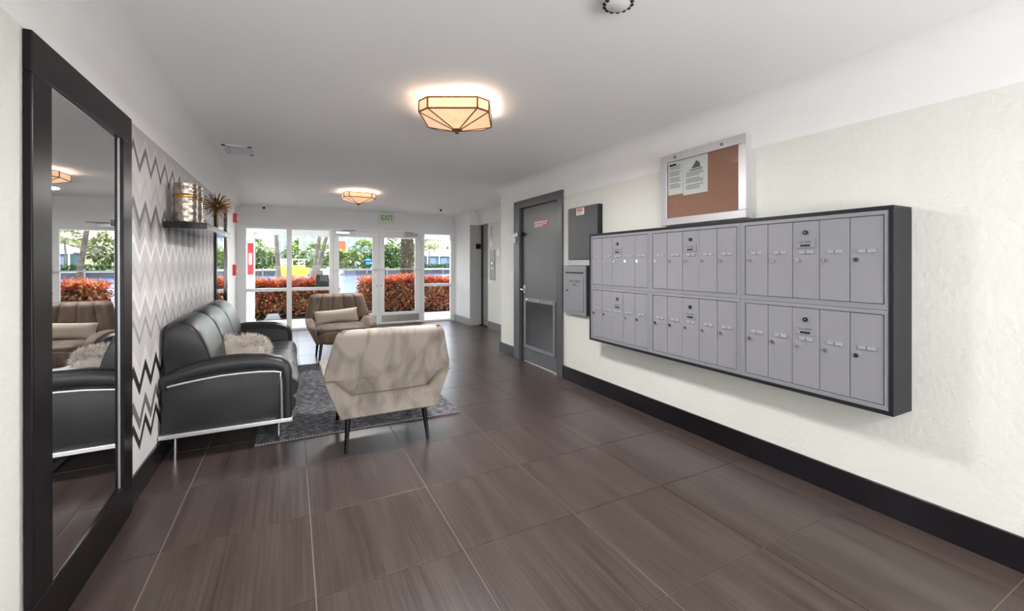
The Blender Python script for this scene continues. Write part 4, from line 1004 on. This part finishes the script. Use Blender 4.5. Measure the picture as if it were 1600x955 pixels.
tree('deep green tree left in right exit door glass', 21.0, 101, 4.6, (2.2, 1.7, 1.9), 'deep', 57)
tree('olive tree behind thick trunk in right door', 25.4, 104, 6.4, (2.6, 2.0, 2.6), 'olive', 58)
tree('olive green tree behind the blue bungalow', 34.5, 116, 8.5, (4.5, 3.0, 3.0), 'olive', 59)
tree('dark dense tree far left behind palm cluster', -7.6, 108, 6.5, (3.6, 2.6, 3.0), 'deep', 60, 700)
tree('tall deep green tree behind right door far bank', 22.5, 112, 8.8, (3.0, 2.4, 3.2), 'deep', 61)
for i, (lb, x, y, h, fl, sd_) in enumerate([('far bank palm at far left by red cabinet', -6.6, 100, 5.6, 2.2, 71), ('tallest far bank palm in first window cluster', -5.6, 102, 6.6, 2.4, 72), ('far bank palm right in first window cluster', -4.5, 100, 5.2, 2.2, 73), ('short far bank palm next to slim trunk', -3.6, 101, 4.6, 2.0, 74),
                                            ('tall far bank palm in right sidelight glass', 29.3, 101, 7.0, 2.6, 75), ('far bank palm at right door edge', 20.2, 100, 6.8, 2.6, 76), ('leaning far bank palm beside blue bungalow', 31.5, 104, 7.6, 2.6, 77), ('low far bank palm in left exit door', 11.8, 99, 3.4, 1.6, 78)]):
    palm(lb, x, y, .05, h * .8, (random.uniform(-.4, .4), 0), .17, 18, fl, sd_, group='palms on the far bank')
hd = thing('far_hedge', 'low clipped green hedge along the far bank lawn', 'hedge', (12, 98.3, .05))
fm = MB(); random.seed(90)
for k in range(2600):
    leaf(fm, Vector((random.uniform(-10, 42), 98.7 + random.uniform(-.4, .4), random.uniform(.1, 1.0))), Vector((random.uniform(-1, 1), random.uniform(-1, .2), random.uniform(-.3, 1))), Vector((0, 0, 1)), .55, .35)
fm.build('foliage', LM['deep'], hd, kind='stuff')

# yellow water taxi
yb = thing('yellow_boat', 'yellow river boat with white canopy by the far sea wall', 'boat', (.3, 92, -1.05))
hull = []
for u, w, zk, zs in ((-2.5, .55, -1.0, .1), (-2.3, .95, -1.25, .12), (0, 1.0, -1.3, .15), (1.6, .8, -1.25, .28), (2.7, .12, -.8, .5)):
    hull.append([Vector((.3 + u, 92 - w, zs)), Vector((.3 + u, 92 - w * .75, zk)), Vector((.3 + u, 92 + w * .75, zk)), Vector((.3 + u, 92 + w, zs))])
YEL = mat('boat_yellow', (226, 164, 10), .4)
MB().loft(hull).build('hull', YEL, yb); MB().box(-2.2, 2.3, 91.05, 92.9, .10, .95, bev=.05).build('side_screen', YEL, yb)
MB().box(-2.2, 2.3, 91.0, 93.0, 1.95, 2.12, bev=.03).build('canopy', mat('boat_white', (236, 236, 232), .5), yb)
for x in (-2.0, -.95, .1, 1.15, 2.15):
    for y in (91.1, 92.9): MB().cyl((x, y, .9), (x, y, 2.0), .05, n=6).build('canopy_post', MATS['boat_white'], yb)
MB().box(-2.3, -1.3, 91.3, 92.7, .62, 1.35, bev=.05).build('wheelhouse', MATS['boat_white'], yb)
# second small white boat and canopies
wbt = thing('white_boat', 'small white motor boat moored at the far sea wall', 'boat', (7.3, 94, -1.05))
MB().loft([[Vector((5.6, 93.3, -.2)), Vector((5.6, 93.5, -1.1)), Vector((5.6, 94.5, -1.1)), Vector((5.6, 94.7, -.2))], [Vector((8.4, 93.4, -.1)), Vector((8.4, 93.6, -1.1)), Vector((8.4, 94.4, -1.1)), Vector((8.4, 94.6, -.1))], [Vector((9.3, 93.95, .05)), Vector((9.3, 93.97, -.7)), Vector((9.3, 94.03, -.7)), Vector((9.3, 94.05, .05))]]).build('hull', MATS['boat_white'], wbt)
MB().box(6.4, 7.6, 93.6, 94.4, -.2, .55, bev=.06).build('cabin', MATS['boat_white'], wbt)

# far buildings
WIN = mat('far_window_glass', (88, 112, 142), .15, spec=.8)
def building(name, label, x0, x1, y0, y1, h, wall, wins, rails=None):
    t = thing(name, label, 'building', ((x0 + x1) / 2, (y0 + y1) / 2, .05))
    MB().box(x0, x1, y0, y1, 0, h).build('wall', wall, t)
    w0 = None
    nx_, nz_, ww, wh, zb_ = wins
    for i in range(nx_):
        for j in range(nz_):
            x = x0 + (x1 - x0) * (i + .5) / nx_; z = zb_ + j * (h - zb_) / nz_ + .4
            if w0 is None:
                w0 = MB().box(x - ww / 2, x + ww / 2, y0 - .12, y0 + .06, z, z + wh).box(x - ww / 2 - .1, x + ww / 2 + .1, y0 - .25, y0, z - .15, z).build('window', WIN, t); wx, wz = x, z
            else: link_copy(w0, 'window', t, Vector((x - wx, 0, z - wz)))
    MB().box(x0 - .3, x1 + .3, y0 - .4, y1 + .3, h, h + .5).build('roof_parapet', wall, t)
    return t
BW = mat('far_white_stucco', (232, 234, 240), .7); BG = mat('far_grey_facade', (150, 164, 186), .6)
building('apartment_building', 'white apartment block behind trees in the second window', 2.0, 11.6, 140, 152, 17, BW, (4, 5, 1.5, 2.2, 2.5))
building('apartment_building', 'blue grey tower seen over trees in left exit door', 15.6, 25.5, 158, 170, 24, BG, (6, 7, .8, 2.6, 2))
building('apartment_building', 'pale tower at left behind the first window mullion', -4.2, .6, 150, 160, 20, BW, (3, 6, 1.0, 2.2, 3))
building('apartment_building', 'white low block right of orange wall in exit door', 12.2, 15.2, 130, 138, 12, BW, (2, 3, .8, 1.5, 4))
ow = thing('orange_building', 'orange red painted building seen in left exit door', 'building', (10.9, 122, .05))
MB().box(9.2, 12.6, 120, 124, 0, 7.2).build('wall', mat('orange_stucco', (206, 82, 50), .7), ow)
MB().box(9.0, 12.8, 119.8, 124.2, 7.2, 8.6).build('upper_wall', BW, ow)
for x in (9.9, 11.2): MB().box(x, x + .9, 119.75, 119.82, 7.4, 8.3).build('window', WIN, ow)
bg = thing('bungalow', 'blue grey riverside bungalow with pink roof in right sidelight', 'building', (33.6, 106, .05))
MB().box(29.6, 39, 103, 110, 0, 3.3).build('wall', mat('bungalow_blue', (98, 118, 148), .7), bg)
MB().loft([[Vector((28.8, 102, 3.3)), Vector((39.8, 102, 3.3)), Vector((39.8, 111, 3.3)), Vector((28.8, 111, 3.3))], [Vector((31.5, 105.5, 4.9)), Vector((38, 105.5, 4.9)), Vector((38, 107.5, 4.9)), Vector((31.5, 107.5, 4.9))]]).build('roof', mat('pink_roof_tile', (216, 178, 172), .8), bg)
MB().box(28.8, 39.8, 101.9, 102.1, 3.05, 3.35).build('fascia', MATS['boat_white'], bg)
for x in (30.2, 33.0, 35.8): MB().box(x, x + 1.5, 102.9, 103.02, 1.0, 2.6).build('window', WIN, bg)
for x in (29.4, 32.4, 35.2, 38.4): MB().cyl((x, 102.3, 0), (x, 102.3, 3.2), .13, n=8).build('porch_post', MATS['boat_white'], bg)
h2 = thing('pink_roof_house', 'house with a rose tiled roof behind the bungalow', 'building', (33, 124, .05))
MB().box(29, 38, 122, 130, 0, 6.4).build('wall', mat('cream_stucco', (226, 214, 190), .7), h2)
MB().loft([[Vector((28.2, 121, 6.4)), Vector((38.8, 121, 6.4)), Vector((38.8, 131, 6.4)), Vector((28.2, 131, 6.4))], [Vector((32.5, 125.5, 8.8)), Vector((34.5, 125.5, 8.8)), Vector((34.5, 126.5, 8.8)), Vector((32.5, 126.5, 8.8))]]).build('roof', mat('rose_roof_tile', (206, 148, 146), .8), h2)
MB().box(30.5, 32, 121.9, 122.02, 3.6, 5.2).build('window', WIN, h2); MB().box(34.5, 36, 121.9, 122.02, 3.6, 5.2).build('window', WIN, h2)
um = thing('blue_canopy', 'small bright blue canopy stand on the far bank', 'canopy', (15.0, 98.8, .05))
MB().lathe([(1.0, 1.9), (.5, 2.3), (.02, 2.5)], (15.0, 98.8, 0), 8).build('cover', mat('canopy_blue', (60, 130, 180), .6), um)
MB().box(14.5, 15.5, 98.6, 99.0, .05, 1.7).build('drape', MATS['canopy_blue'], um)
bk = thing('distant_treeline', 'continuous dark treeline closing the view far beyond the bank', 'trees', (10, 175, 0))
fm = MB(); random.seed(95)
for k in range(4200):
    x = random.uniform(-70, 120); leaf(fm, Vector((x, 176 + random.uniform(-3, 3), random.uniform(0, 1) ** .8 * (7.5 + 2.2 * math.sin(x * .21) + 1.2 * math.sin(x * .9)))), Vector((random.uniform(-1, 1), random.uniform(-1, .2), random.uniform(-.4, 1))), Vector((0, 0, 1)), 2.4, 1.7)
fm.build('foliage', LM['deep'], bk, kind='stuff')
